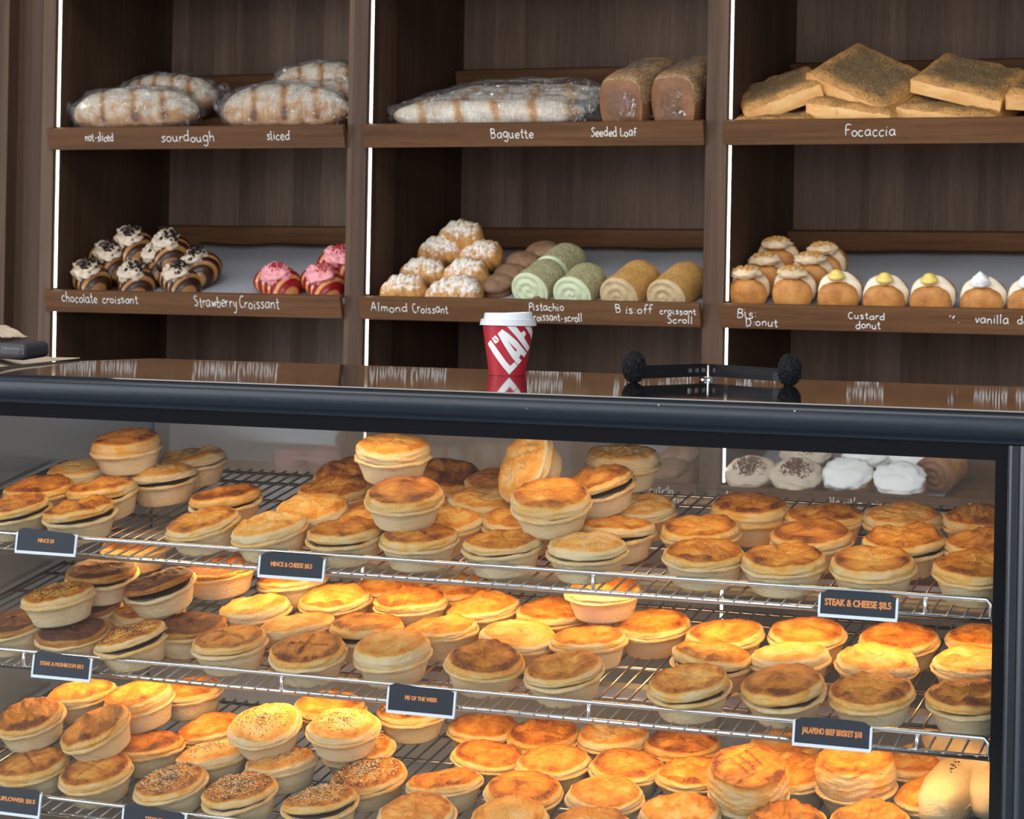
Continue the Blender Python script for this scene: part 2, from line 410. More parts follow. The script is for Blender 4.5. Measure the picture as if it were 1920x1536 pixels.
# ------------------------------------------------------------------ single-stroke handwriting
GL = {
'a': "5,5 3,5.4 1,4 .8,1.6 2.4,0 4.4,1.4 5,4.8|5,5.2 5,1.4 6,0;6.4", 'b': "1,10 1,.3|1,3.5 2.8,5.3 4.8,4 4.8,1.5 3,0 1,1;5.8",
'c': "4.6,4.6 2.8,5.3 1,3.8 .9,1.4 2.6,0 4.6,.8;5.2", 'd': "5,5 3,5.3 1,4 .9,1.5 2.6,0 4.6,1.4|5,10 5,1 5.6,0;6.2",
'e': "1,2.6 4.6,3 4.4,4.8 2.8,5.4 1,3.8 1,1.4 2.7,0 4.8,.9;5.4", 'f': "4.6,9 3.4,10 2.2,8.4 2,0|.4,5 4,5.2;4.6",
'g': "5,5 3,5.4 1,4 1,1.8 2.6,.4 4.6,1.6|5,5.2 5,-2.4 3.4,-4 1.2,-3;6", 'h': "1,10 1,0|1,3.4 3,5.2 4.4,4 4.6,0;5.8",
'i': "1.2,5.2 1.2,.6 2,0|1.3,7.2 1.35,7.6;3", 'l': "1.2,10 1.2,1 2,0;3", 'm': "1,5.2 1,0|1,3.6 2.4,5.2 3.6,4 3.6,0|3.6,3.6 5,5.2 6.2,4 6.3,0;7.4",
'n': "1,5.2 1,0|1,3.6 3,5.3 4.4,4 4.6,0;5.8", 'o': "3,5.3 1,3.8 1,1.4 3,0 4.8,1.4 4.8,3.8 3,5.3;5.8", 'p': "1,5.2 1,-4|1,4 3,5.4 4.8,3.8 4.6,1.4 2.8,.2 1,1.4;5.8",
'r': "1,5.2 1,0|1,3.2 2.4,5 4,4.8;4.4", 's': "4.2,4.8 2.6,5.4 1.2,4.2 3.8,2 3.6,.6 2,0 .8,.7;5", 't': "2.2,8.6 2.2,1 3,0 4,.5|.6,5.4 4,5.8;4.4",
'u': "1,5.2 1,1.4 2.6,0 4.4,1.6|4.6,5.2 4.6,1 5.4,0;6", 'v': "1,5.2 2.8,0 4.6,5.4;5.4", 'w': "1,5.2 2.2,0 3.6,4.4 5,0 6.2,5.4;7", 'x': "1,5.2 4.4,0|4.4,5.2 1,0;5.4",
'y': "1,5.2 2,2 4,1.6|4.6,5.2 4.4,-1 3.2,-4 1,-3.4;5.6", 'k': "1,10 1,0|4.2,5.4 1.2,2.6 4.6,0;5.4",
'A': "0,0 2.4,9 3,9 5,0|.8,3.6 4.6,4.2;6", 'B': "1,0 1,9.4|1,9.4 4.4,8.6 4,5.6 1.2,5.2|1.2,5.2 5,4.2 4.6,.8 1,0;6.2", 'C': "5,8.4 3.4,9.4 1.2,7 1,2.6 3,0 5.2,1;6",
'D': "1,0 1,9.4|.6,9.4 4,8.6 5.4,5 4.2,1 .8,0;6.4", 'F': "1,0 1,9.4 5.2,9.6|1,5.2 4.2,5.4;5.4", 'L': "1,9.4 1,.4 4.8,.2;5.2", 'P': "1,-2 1,9|.6,9 4,9.2 5,6.6 3.4,4.6 1.2,4.6;5.4",
'S': "5,8.6 3.2,9.6 1.2,7.8 4.6,3.4 4,.8 2.2,0 .6,1;5.8", 'V': "1,9.2 2.8,0 5,9.4;5.6", 'N': "1,0 1,9 4.8,0 4.8,9;6", '-': "1,3 3.6,3.2;4.6", ':': "1,1 1.1,1.4|1,4.4 1.1,4.8;2.4", '.': "1,0 1.3,.4;2", '"': "1,6 2,8|3,5 4.4,7.6 3.2,4;5", ' ': ";3.4"}
def handwriting(text, x0, x1, zb, xh, seed=1):
    """strokes in (x, z), baseline at zb, stretched from x0 to x1; xh = height of a capital in m"""
    rnd = random.Random(seed); st = []; cx = 0.0
    for ch in text:
        g = GL.get(ch)
        if g is None: continue
        body, adv = g.rsplit(';', 1)
        jy = rnd.uniform(-.7, .7); js = rnd.uniform(0.9, 1.12); sl = rnd.uniform(-.05, .14)
        for s in body.split('|'):
            if not s: continue
            pts = [tuple(map(float, q.split(','))) for q in s.split()]
            st.append([(cx + x + y * sl, y * js + jy) for x, y in pts])
        cx += float(adv) + rnd.uniform(0, .5)
    k = (x1 - x0) / cx; kz = xh / 10.0
    return [[(x0 + x * k, zb + y * kz) for x, y in s] for s in st]
def spline(pts, n=5):
    if len(pts) < 3: return pts
    out = []
    P = [Vector((p[0], p[1], 0)) for p in pts]; P = [P[0] * 2 - P[1]] + P + [P[-1] * 2 - P[-2]]
    for i in range(1, len(P) - 2):
        for k in range(n):
            t = k / n
            v = 0.5 * ((2 * P[i]) + (P[i + 1] - P[i - 1]) * t + (2 * P[i - 1] - 5 * P[i] + 4 * P[i + 1] - P[i + 2]) * t * t + (3 * P[i] - P[i - 1] - 3 * P[i + 1] + P[i + 2]) * t ** 3)
            out.append((v.x, v.y))
    out.append(pts[-1]); return out

# ------------------------------------------------------------------ bread cabinets
YF = 5.35; YB = 5.97; TILT = math.radians(17.0)
ZT = [2.308, 1.861, 1.414, 0.969]                  # top edge of each shelf's front lip
TRN = Vector((0, -math.sin(TILT), math.cos(TILT)))
def tray_p(k): return Vector((0, YF, ZT[k] - 0.036))
def on_tray(k, x, y, h): return onplane(x, y, tray_p(k) + TRN * h, TRN)
bays = [(-3.602, -3.563, -2.657, -2.629, 'bread display cabinet with sourdough on its top shelf and chocolate croissants below'),
        (-2.629, -2.602, -1.677, -1.651, 'bread display cabinet with baguettes above and almond croissants below, behind the red cup'),
        (-1.651, -1.624, -0.700, -0.674, 'bread display cabinet with focaccia above and cream donuts below')]
LIPX = [(-3.569, -2.657), (-2.604, -1.677), (-1.626, -0.700)]
# (bay, shelf) -> list of (text, px x0, px x1, px y baseline, capital px height)
TXT = {(0, 1): [("not-sliced", 160, 214, 265, 17), ("sourdough", 302, 404, 266, 19), ("sliced", 500, 544, 262, 18)],
       (1, 1): [("Baguette", 920, 1002, 259, 19), ("Seeded Loaf", 1108, 1195, 256, 17)],
       (2, 1): [("Focaccia", 1584, 1681, 256, 22)],
       (0, 2): [("chocolate", 116, 184, 566, 20), ("croissant", 192, 260, 568, 17), ("Strawberry", 365, 445, 575, 22), ("Croissant", 449, 525, 578, 22)],
       (1, 2): [("Almond", 696, 766, 584, 18), ("Croissant", 774, 841, 586, 18), ("Pistachio", 991, 1059, 582, 16), ("croissant-scroll", 994, 1093, 601, 16),
                ("B is:off", 1154, 1224, 587, 17), ("croissant", 1237, 1306, 589, 13), ("Scroll", 1251, 1300, 606, 15)],
       (2, 2): [("Bis:", 1381, 1420, 596, 20), ("D:onut", 1398, 1459, 611, 16), ("Custard", 1590, 1660, 598, 13), ("donut", 1604, 1652, 616, 17), ('".', 1778, 1800, 605, 16),
                ("vanilla", 1827, 1893, 606, 18), ("donut", 1907, 1960, 608, 16)],
       (1, 3): [("nutella", 1217, 1264, 926, 20), ("cruffin", 1219, 1288, 942, 18)],
       (2, 3): [("tiramisu", 1360, 1425, 934, 18), ("Vanilla", 1556, 1618, 950, 20), ("cinnamon", 1632, 1716, 953, 17), ("Cinnamon", 1812, 1895, 960, 17)]}
CB = Vector((0, 0, 0))
for b, (x0, xi0, xi1, x1, lab) in enumerate(bays):
    base = Vector(((x0 + x1) / 2, YF, 0)); T = Matrix.Translation(-base)
    cab = thing('bread_cabinet', lab, 'cabinet', base, group=None)
    def part(name, mb, m, parent=cab, smooth=False, T=T, **kw): return link(name, mb.mesh(name, smooth, T=T, **kw), m, parent)
    part('side_panel', MB().box(x0, xi0, YF, YB, 0, 2.75), [M['wood_edge']])
    part('side_panel', MB().box(xi1, x1, YF, YB, 0, 2.75), [M['wood_edge']])
    part('back_panel', MB().box(xi0, xi1, YB, YB + 0.018, 0, 2.75), M['wood_back'])
    part('top_panel', MB().box(xi0, xi1, YF, YB, 2.72, 2.75), M['wood_v'])
    part('plinth', MB().box(xi0, xi1, YF + 0.02, YB, 0, 0.45), M['wood_v'])
    part('side_lining', MB().box(xi0, xi0 + 0.003, YF + 0.006, YB, 0.45, 2.72).box(xi1 - 0.003, xi1, YF + 0.006, YB, 0.45, 2.72), M['wood_v'])
    for s in range(4):
        lo = 0.46 if s == 3 else ZT[s + 1] + 0.004
        hi = ZT[s] - 0.062
        part('led_strip', MB().box(xi0 + 0.003, xi0 + 0.0072, YF + 0.012, YF + 0.0185, lo, hi), M['led'])
    part('led_strip', MB().box(xi0 + 0.003, xi0 + 0.0072, YF + 0.012, YF + 0.0185, ZT[0] + 0.004, 2.70), M['led'])
    lx0, lx1 = LIPX[b]
    for s in range(4):
        # a tray tilted towards the front: local y runs up the slope, local z along its normal
        og = tray_p(s); R = Matrix.Rotation(TILT, 4, 'X'); TT = T @ Matrix.Translation(og) @ R
        D = (YB - YF) / math.cos(TILT) - 0.03
        sh = part('shelf', MB().box(lx0 + 0.006, lx1, 0.0, D, -0.020, 0.0), M['wood_h'], T=TT)
        # front lip: a board across the front, its end cut square to the tray, top edge leaning out
        hl = 0.058
        lip = MB().box(lx0, lx1, -0.018, 0.0, -0.0225, 0.0375)
        lo_ = link('front_lip', lip.mesh('front_lip', False, T=TT), M['wood_h'], sh); bevel(lo_, 0.0012, 1)
        link('back_lip', MB().box(lx0 + 0.006, lx1 - 0.001, D - 0.018, D, 0.0, 0.055).mesh('back_lip', False, T=TT), M['wood_h'], sh)
        if s >= 2:
            # baking paper lies on the tray, slightly buckled along its rear edge
            vs = []; fs = []; nx, ny = 40, 10; w0, w1 = lx0 + 0.03, lx1 - 0.012
            if b == 0: w0 = lx0 + 0.16
            if b == 2 and s == 3: w1 = -1.09
            for j in range(ny + 1):
                for i in range(nx + 1):
                    x = w0 + (w1 - w0) * i / nx; y = 0.004 + (D - 0.03) * j / ny
                    z = 0.0035 + 0.006 * (j / ny) ** 2 * (noise.noise((x * 6, y * 4, b + s)) + 0.6)
                    vs.append((x, y, z))
            for j in range(ny):
                for i in range(nx):
                    a = j * (nx + 1) + i; fs.append((a, a + 1, a + nx + 2, a + nx + 1))
            me = MB().add(vs, fs).mesh('baking_paper', True, T=Matrix.Translation(og) @ R)
            o = link('baking_paper', me, M['liner'])
            sm = o.modifiers.new('thick', 'SOLIDIFY'); sm.thickness = 0.0008
            what = {(0, 2): 'under the chocolate and strawberry croissants', (1, 2): 'under the almond croissants and scrolls', (2, 2): 'under the custard and vanilla donuts',
                    (0, 3): 'on the shelf under the chocolate croissant shelf', (1, 3): 'on the low shelf under the dark hazelnut pastries', (2, 3): 'on the low shelf under the white iced scrolls'}[(b, s)]
            tag(o, 'sheet of pale grey baking paper ' + what, 'paper', 'baking paper sheets on the tilted shelves')
        TXL = TXT.get((b, s), [])
        for wi, (text, xa, xb, yb_, ch) in enumerate(TXL):
            # lip face plane, in world: local y = -0.018
            nrm = (R @ Vector((0, -1, 0))).normalized(); p0 = og + R @ Vector((0, -0.0185, 0))
            A = onplane(xa, yb_, p0, nrm); B = onplane(xb, yb_ + (xb - xa) * 0.01, p0, nrm)
            inv = (Matrix.Translation(og) @ R).inverted(); a = inv @ A; bb = inv @ B
            sc = (A - EP).dot(FW) / F
            mb = MB()
            xe = min(bb.x, lx1 + 0.2)
            for st in handwriting(text, a.x, xe, a.z, ch * sc, seed=b * 50 + s * 10 + wi):
                pts = [(x, -0.0186, z) for x, z in spline(st, 4)]
                pts = [p for p in pts if -0.022 < p[2] < 0.0372]
                if len(pts) < 2: continue
                mb.tube(pts, 0.0012, 4)
            if mb.v: link('lettering', mb.mesh('lettering', True, T=TT), M['chalk'], sh)

# ------------------------------------------------------------------ the heated pie case
CX0, CX1 = -2.075, -0.440; GY = 2.674; TOPZ = 1.30; RAILY = 2.697; CYB = 3.47
base = Vector((-1.26, 3.07, 0)); T = Matrix.Translation(-base)
case = thing('pie_display_case', 'black framed heated glass display case full of pies with three wire shelves', 'display case', base)
def cpart(name, mb, m, parent=case, smooth=False, bev=0, **kw):
    o = link(name, mb.mesh(name, smooth, T=T, **kw), m, parent)
    if bev: bevel(o, bev, 3)
    return o
cpart('base_cabinet', MB().box(CX0 - .03, CX1 + .03, GY, CYB, 0.0, 0.585), M['frame'])
# the polished top is not dead flat: its front edge stands under a millimetre proud, which stretches what it mirrors
wt_ = [(2.664, 1.272), (2.664, TOPZ - .0015 + .0018), (2.6655, TOPZ + .0018)] + [(2.6655 + .8185 * k / 24, TOPZ + .0018 * (1 - k / 24) ** 2) for k in range(1, 25)] + [(3.485, TOPZ - .0015), (3.485, 1.272)]
cpart('worktop', MB().sweep(wt_, CX0 - .03, CX1 + .06), M['blackgloss'], smooth=True, angle=20)
# rounded front rail of the frame, swept along the top, and the post down the end of the case
pr = [(y_ - .010, z_) for y_, z_ in [(2.700, 1.2985), (2.676, 1.2985), (2.668, 1.2965), (2.664, 1.291), (2.663, 1.280), (2.664, 1.2735), (2.667, 1.2705), (2.668, 1.2685), (2.6655, 1.2665), (2.6665, 1.2635), (2.671, 1.262), (2.700, 1.262)]]
cpart('top_rail', MB().sweep(pr, CX0 - .04, CX1 + .06), M['frame'], smooth=True, angle=50)
XP = -0.4615
pp = [(XP, 2.70), (XP, 2.672), (XP + .002, 2.667), (XP + .006, 2.6655), (XP + .010, 2.668), (XP + .013, 2.670), (XP + .017, 2.666), (XP + .025, 2.664), (XP + .06, 2.664), (XP + .075, 2.668), (XP + .08, 2.70)]
pp = [(x, y - .010) for x, y in pp]; n = len(pp); vs = [(x, y, 0.585) for x, y in pp] + [(x, y, 1.262) for x, y in pp]
mb = MB().add(vs, [tuple(range(n)), tuple(range(2 * n - 1, n - 1, -1))] + [(i, (i + 1) % n, (i + 1) % n + n, i + n) for i in range(n)])
cpart('corner_post', mb, M['frame'], smooth=True, angle=50)
cpart('corner_post', MB().box(CX0 - .04, CX0, 2.666, 2.70, 0.585, 1.262), M['frame'])
cpart('glass_border', MB().box(CX0, XP, GY - .001, GY + .0075, 1.243, 1.2665).box(-0.4775, XP, GY - .001, GY + .0075, 0.585, 1.243), M['blackglass'])
cpart('front_glass', MB().box(CX0, XP, GY, GY + .006, 0.585, 1.262), M['glass'])
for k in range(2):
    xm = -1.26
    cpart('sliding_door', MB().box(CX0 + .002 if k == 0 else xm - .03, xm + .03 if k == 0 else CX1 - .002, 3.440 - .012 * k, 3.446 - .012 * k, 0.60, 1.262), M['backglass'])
cpart('side_panel', MB().box(CX0 - .012, CX0, GY + .012, 3.45, 0.585, 1.272), M['sidepanel'])
cpart('side_panel', MB().box(CX1 - .004, CX1 + .012, GY + .012, 3.45, 0.585, 1.272), M['frame'])
cpart('corner_post', MB().box(CX0 - .012, CX0 + .012, 3.45, 3.475, 0.585, 1.272), M['frame'])
cpart('corner_post', MB().box(CX1 - .012, CX1 + .012, 3.45, 3.475, 0.585, 1.272), M['frame'])
cpart('case_floor', MB().box(CX0, CX1, GY + .01, 3.45, 0.585, 0.60), M['dullsteel'])

PT = math.radians(11.0); PN = Vector((0, -math.sin(PT), math.cos(PT)))
SHZ = dict(A=1.0545, B=0.8915, C=0.6915)            # height of the wires at the front rail
RAILS = dict(A=(1.0768, 1.0531), B=(0.9134, 0.8910), C=(0.7125, 0.6911))
SX0, SX1 = -2.062, -0.4835
POSTS = dict(A=[(1112, 1110), (1735, 1145)], B=[(45, 1240), (528, 1292), (1104, 1340), (1720, 1385)], C=[])
for s in 'ABC':
    z0 = SHZ[s]; up = math.tan(PT)
    D = 0.455
    ws_ = MB(); k = 0
    x = SX1 - 0.012
    while x > SX0 + .004:
        ws_.tube([(x, RAILY - .004, z0), (x, RAILY + D, z0 + D * up)], 0.0016, 6); x -= 0.0201
    for d in (0.09, 0.2, 0.31, 0.40, D - .004):
        ws_.tube([(SX0, RAILY + d, z0 + d * up - .0042), (SX1, RAILY + d, z0 + d * up - .0042)], 0.0026, 6)
    for xx in (SX0, SX1):
        ws_.tube([(xx, RAILY, z0 - .003), (xx, RAILY + D, z0 + D * up - .003)], 0.003, 6)
    wsh = cpart('wire_shelf', ws_, M['wire'], smooth=True)
    rt, rb = RAILS[s]
    fr = MB()
    xs = [SX0] + sorted(atY(px, py, RAILY).x for px, py in POSTS[s]) + [SX1]
    fr.tube([(SX0, RAILY, rb), (SX0, RAILY, rt - .005), (SX0 + .005, RAILY, rt), (SX1 - .005, RAILY, rt), (SX1, RAILY, rt - .005), (SX1, RAILY, rb)], 0.0031, 8)
    fr.tube([(SX0, RAILY, rb), (SX1, RAILY, rb)], 0.0033, 8)
    fr.tube([(SX0, RAILY + .008, rb - .004), (SX1, RAILY + .008, rb - .004)], 0.002, 6)
    for xx in xs[1:-1]: fr.tube([(xx, RAILY, rb), (xx, RAILY, rt)], 0.0028, 8)
    cpart('front_rail', fr, M['steel'], parent=wsh, smooth=True)
# heat lamps: a reflector trough and tube hung below the two upper wire shelves and under the top
for y, z in ((2.755, 1.262), (2.885, 1.066), (2.885, 0.903)):
    hl = MB().sweep([(y - .015, z - .016), (y - .012, z), (y + .012, z + .003), (y + .013, z), (y - .010, z - .003), (y - .0125, z - .017)], SX0, SX1 + .002)
    ho = cpart('heat_lamp', hl, M['housing'])
    cpart('lamp_tube', MB().tube([(SX0 + .02, y, z - .004), (SX1 - .02, y, z - .004)], 0.0035, 8), M['tube'], parent=ho, smooth=True)

# ------------------------------------------------------------------ price tags clipped to the front rails
def font(name, text, size, mat, parent, loc, rot, off=0.0, sx=1.0, ext=0.0002):
    c = bpy.data.curves.new(name, 'FONT'); c.body = text; c.size = size; c.extrude = ext; c.offset = off
    c.align_x = 'CENTER'; c.align_y = 'CENTER'
    tmp = bpy.data.objects.new('tmp', c); COL.objects.link(tmp)
    dg = bpy.context.evaluated_depsgraph_get(); me = bpy.data.meshes.new_from_object(tmp.evaluated_get(dg))
    bpy.data.objects.remove(tmp); me.name = name
    import bmesh
    bm = bmesh.new()                                   # heavy face: the letters struck several times, a hair apart
    for dx, dy in ((-.06, .01), (.06, -.01), (0, .04), (0, -.04), (.03, .02), (-.03, -.02)):
        m2 = me.copy(); m2.transform(Matrix.Translation((dx * size, dy * size, 0))); bm.from_mesh(m2); bpy.data.meshes.remove(m2)
    bm.to_mesh(me); bm.free()
    o = link(name, me, mat, parent); o.location = loc; o.rotation_euler = rot
    return o
# (shelf, px of the card's four sides x0 x1 ytop ybottom at its middle, writing, curl)
for s, xa, xb, yt, yb_, txt, fs, lab in (
    ('A', 33, 141, 995, 1036, 'MINCE $8', 0.0072, 'black price card for mince pies on the top rail near the steel end panel'),
    ('A', 488, 606, 1040, 1082, 'MINCE & CHEESE $8.5', 0.0082, 'black price card reading mince and cheese on the top rail'),
    ('A', 1538, 1680, 1112, 1156, 'STEAK & CHEESE $8.5', 0.0112, 'black price card reading steak and cheese on the top rail near the corner post'),
    ('B', 64, 169, 1226, 1270, 'STEAK & MUSHROOM $8.5', 0.0074, 'black price card reading steak and mushroom on the middle rail'),
    ('B', 729, 851, 1287, 1337, 'PIE OF THE WEEK', 0.0072, 'black price card reading pie of the week on the middle rail'),
    ('B', 1490, 1631, 1351, 1399, 'JALAPENO BEEF BRISKET $10', 0.0098, 'black price card reading jalapeno beef brisket on the middle rail'),
    ('C', -30, 74, 1476, 1524, 'SATAY CAULIFLOWER $8.5', 0.0078, 'black price card for cauliflower pies at the cut end of the lowest rail'),
    ('C', 232, 346, 1516, 1560, 'STEAK $8', 0.0078, 'black price card on the lowest rail below the sesame pies')):
    if s == 'C' and txt.startswith('SATAY'): txt = 'CAULIFLOWER $8.5'
    Y = RAILY - .010
    yc = (yt + yb_) / 2; xc = (xa + xb) / 2
    p = atY(xc, yc, Y); w = (atY(xb, yc, Y) - atY(xa, yc, Y)).length; h = atY(xc, yt, Y).z - atY(xc, yb_, Y).z
    tg = thing('price_tag', lab, 'price tag', p, (math.radians(-9), 0, 0), 'price tags on the shelf rails')
    hold = MB().box(-w / 2 - .002, w / 2 + .002, 0.0008, 0.0020, -h / 2, h / 2 - .003).box(-w / 2 - .002, w / 2 + .002, -0.0016, 0.002, -h / 2 - .0035, -h / 2 + .0005)
    hold.box(-w / 2 - .0025, -w / 2 + .0005, -0.0014, 0.0008, -h / 2, h / 2 - .005).box(w / 2 - .0005, w / 2 + .0025, -0.0014, 0.0008, -h / 2, h / 2 - .005)
    hold.box(-w / 2 + .01, w / 2 - .01, 0.0020, 0.0066, h / 2 - .012, h / 2 - .009)
    link('holder', hold.mesh('holder', False), M['tagholder'], tg)
    vs = []; fs_ = []
    for i in range(13):
        u = i / 12; x = -w / 2 + w * u; q = h / 2 + .002 * math.sin(u * 3.0 + len(txt)) - (.004 if u in (0, 1) else 0)
        for yy in (-.0010, .0004): vs += [(x, yy, -h / 2 + .0005), (x, yy, q)]
    for i in range(12):
        a = i * 4; b_ = a + 4
        fs_ += [(a, b_, b_ + 1, a + 1), (a + 2, a + 3, b_ + 3, b_ + 2), (a + 1, b_ + 1, b_ + 3, a + 3), (a, a + 2, b_ + 2, b_)]
    link('card', MB().add(vs, fs_ + [(0, 1, 3, 2), (48, 50, 51, 49)]).mesh('card', False), M['tagcard'], tg)
    ln = len(txt); want = {8: .28, 15: .50, 16: .86, 19: .66, 21: .78, 25: .80}[ln]
    if 'STEAK & CHEESE' in txt: want = .88
    o = font('lettering', txt, fs, M['tagtext'], tg, (0, -0.0012, 0.0005), (math.pi / 2, 0, 0), 0.0)
    bw = max(v.co.x for v in o.data.vertices) - min(v.co.x for v in o.data.vertices)
    o.data.transform(Matrix.Diagonal((w * want / bw, 1, 1, 1)))

# ------------------------------------------------------------------ pies
def pie_base(seed, rb=.039, rt=.0505, h=.029):
    rnd = random.Random(seed); off = Vector((seed * 3.7, seed * 1.3, 0))
    prof = [(0.001, .0012), (rb * .8, 0.0006), (rb, 0), (rb + .0016, .0025), (rb + (rt - rb) * .35, h * .36), (rb + (rt - rb) * .7, h * .72), (rt - .001, h * .93), (rt + .0015, h * .97),
            (rt + .0034, h + .0005), (rt + .0036, h + .0028), (rt + .0010, h + .0042), (rt - .003, h + .0036), (rt - .006, h + .002)]
    def fn(v, a, j):
        d = Vector((math.cos(a), math.sin(a), j * .25))
        q = noise.noise(d * 1.6 + off)
        if j >= 6: v.z += .0024 * noise.noise(d * 2.4 + off); k = 1 + .022 * q + (.02 * noise.noise(d * 5 + off) if 7 < j < 11 else 0)
        else: k = 1 + .012 * q + .006 * noise.noise(d * 6 + off)
        return Vector((v.x * k, v.y * k, v.z))
    def at(v, a, j):
        return (.10 if j < 6 else .18 if j < 8 else .34 if j < 11 else .12) + .05 * noise.noise((math.cos(a) * 2, math.sin(a) * 2, j * .5 + seed))
    return MB().lathe(prof, 56, fn, at).mesh('pastry_base', True, attr='toast')

def pie_lid(seed, R=.0488, hs=.014, dome=.007, wrinkle=1.0, dimple=0.0, cross=False, layers=1.8, flare=0.0, stamp=False, top=0.0):
    rnd = random.Random(seed * 13 + 5); off = Vector((seed * 5.1, seed * 2.3, seed * 0.7)); dr = rnd.uniform(0, math.pi)
    ca, sa = math.cos(dr), math.sin(dr)
    ns, ntp = max(9, int(hs / .0016)), 20
    rows = []
    for j in range(ns + 1): rows.append(('s', j / ns))
    for j in range(1, ntp): rows.append(('t', j / ntp))
    sq = rnd.uniform(.0, .05)
    N = 72; vs = []; at = []
    for kind, u in rows:
        for k in range(N):
            a = 2 * math.pi * k / N; d = Vector((math.cos(a), math.sin(a), 0))
            out = 1 + .035 * noise.noise(d * 1.3 + off) + .015 * noise.noise(d * 4.5 + off) + sq * math.cos(2 * a + dr) * .6
            zz = .0035 * noise.noise(d * 1.1 + off + Vector((9, 0, 0))) + .0016 * noise.noise(d * 3.5 + off)
            if kind == 's':
                z = u * hs
                ph = 2 * math.pi * layers * (u + .34 * noise.noise(d * 1.4 + off + Vector((0, 0, 3))))
                amp = .5 + .9 * noise.noise(d * 1.7 + off + Vector((0, 0, u * 1.5)))
                lip = .0008 * math.sin(ph) * amp + .0011 * noise.noise(Vector((d.x * 4, d.y * 4, u * hs * 330)) + off) + .0024 * math.sin(math.pi * min(1, u * 1.05))
                r = R * out * (1 - .05 * u ** 3 + flare * (u - .3)) + lip * (1.4 if u < .95 else .6)
                if u > .8: r += .0011 * (u - .8) / .2 * (.4 + 1.6 * noise.noise(Vector((d.x * 7, d.y * 7, seed)) + off))
                zc = z + zz * u
                toast = .08 + .06 * u + (.46 * max(0, (u - .86) / .14)) + .16 * max(0, -math.sin(ph)) * amp + .16 * noise.noise(d * 2.5 + off + Vector((0, 0, u * 2)))
            else:
                q = 1 - u                                      # radius fraction
                r = R * out * (.95 + flare * .7) * q
                x, y = r * d.x, r * d.y
                rx, ry = x * ca + y * sa, -x * sa + y * ca
                e = min(1, u / .12)
                w1 = noise.fractal(Vector((rx * 26, ry * 62, 0)) + off, 1.0, 2.0, 3)
                w2 = 1 - abs(noise.noise(Vector((rx * 30, ry * 85, 2)) + off)) * 2
                w3 = noise.noise(Vector((x * 36, y * 36, 7)) + off)
                zc = hs + zz + dome * (1 - q ** 2.2) * (1 + .5 * noise.noise(Vector((x * 22, y * 22, 1)) + off)) + e * wrinkle * (.0024 * w1 + .0021 * max(0, w2) + .0017 * w3)
                zc -= dimple * math.exp(-(q / .35) ** 2)
                rim = math.exp(-((u - .10) / .13) ** 2)
                toast = .42 + top + .21 * rim + .16 * w3 + .14 * w1 + .10 * max(0, w2)
                if cross:
                    g = min(abs(rx), abs(ry)) if max(abs(rx), abs(ry)) < .03 else 1
                    zc -= .0022 * math.exp(-(g / .0016) ** 2); toast += .22 * math.exp(-(g / .003) ** 2) * e
                if stamp:
                    gx = abs(((rx + .02) / .013) % 1 - .5) if abs(rx) < .024 and abs(ry) < .02 else .5
                    if gx < .16 or (abs(rx) < .03 and abs(abs(ry) - .022) < .0015): zc += .0016; toast += .2
            vs.append((r * d.x, r * d.y, zc)); at.append(toast)
    m = len(rows); fs = []
    for j in range(m - 1):
        for k in range(N):
            k2 = (k + 1) % N; fs.append((j * N + k, j * N + k2, (j + 1) * N + k2, (j + 1) * N + k))
    c = len(vs); zc = sum(vs[(m - 1) * N + k][2] for k in range(N)) / N
    vs += [(0, 0, zc), (0, 0, .001)]; at += [at[(m - 1) * N], .1]
    for k in range(N):
        k2 = (k + 1) % N; fs.append(((m - 1) * N + k, (m - 1) * N + k2, c)); fs.append((k2, k, c + 1))
    mb = MB().add(vs, fs, at)
    tops = [vs[i] for i in range((ns + 2) * N, c)]
    return mb.mesh('pastry_lid', True, attr='toast'), tops

def seed_mesh(tops, n, sd, dark_share):
    rnd = random.Random(sd); mb = MB()
    for i in range(n):
        p = Vector(rnd.choice(tops))
        if rnd.random() < .35: p = Vector(rnd.choice(tops))
        p += Vector((rnd.uniform(-.0015, .0015), rnd.uniform(-.0015, .0015), .0004))
        L, w = rnd.uniform(.0015, .0021), .0009; a = rnd.uniform(0, 6.3)
        u = Vector((math.cos(a), math.sin(a), rnd.uniform(-.3, .3))) * L; v = Vector((-math.sin(a), math.cos(a), 0)) * w; z = Vector((0, 0, .0005))
        mi = 1 if rnd.random() < dark_share else 0
        mb.add([p + u, p + v, p - u, p - v, p + z, p - z], [(0, 1, 4), (1, 2, 4), (2, 3, 4), (3, 0, 4), (1, 0, 5), (2, 1, 5), (3, 2, 5), (0, 3, 5)], mi=mi)
    return mb.mesh('seed_topping', False)

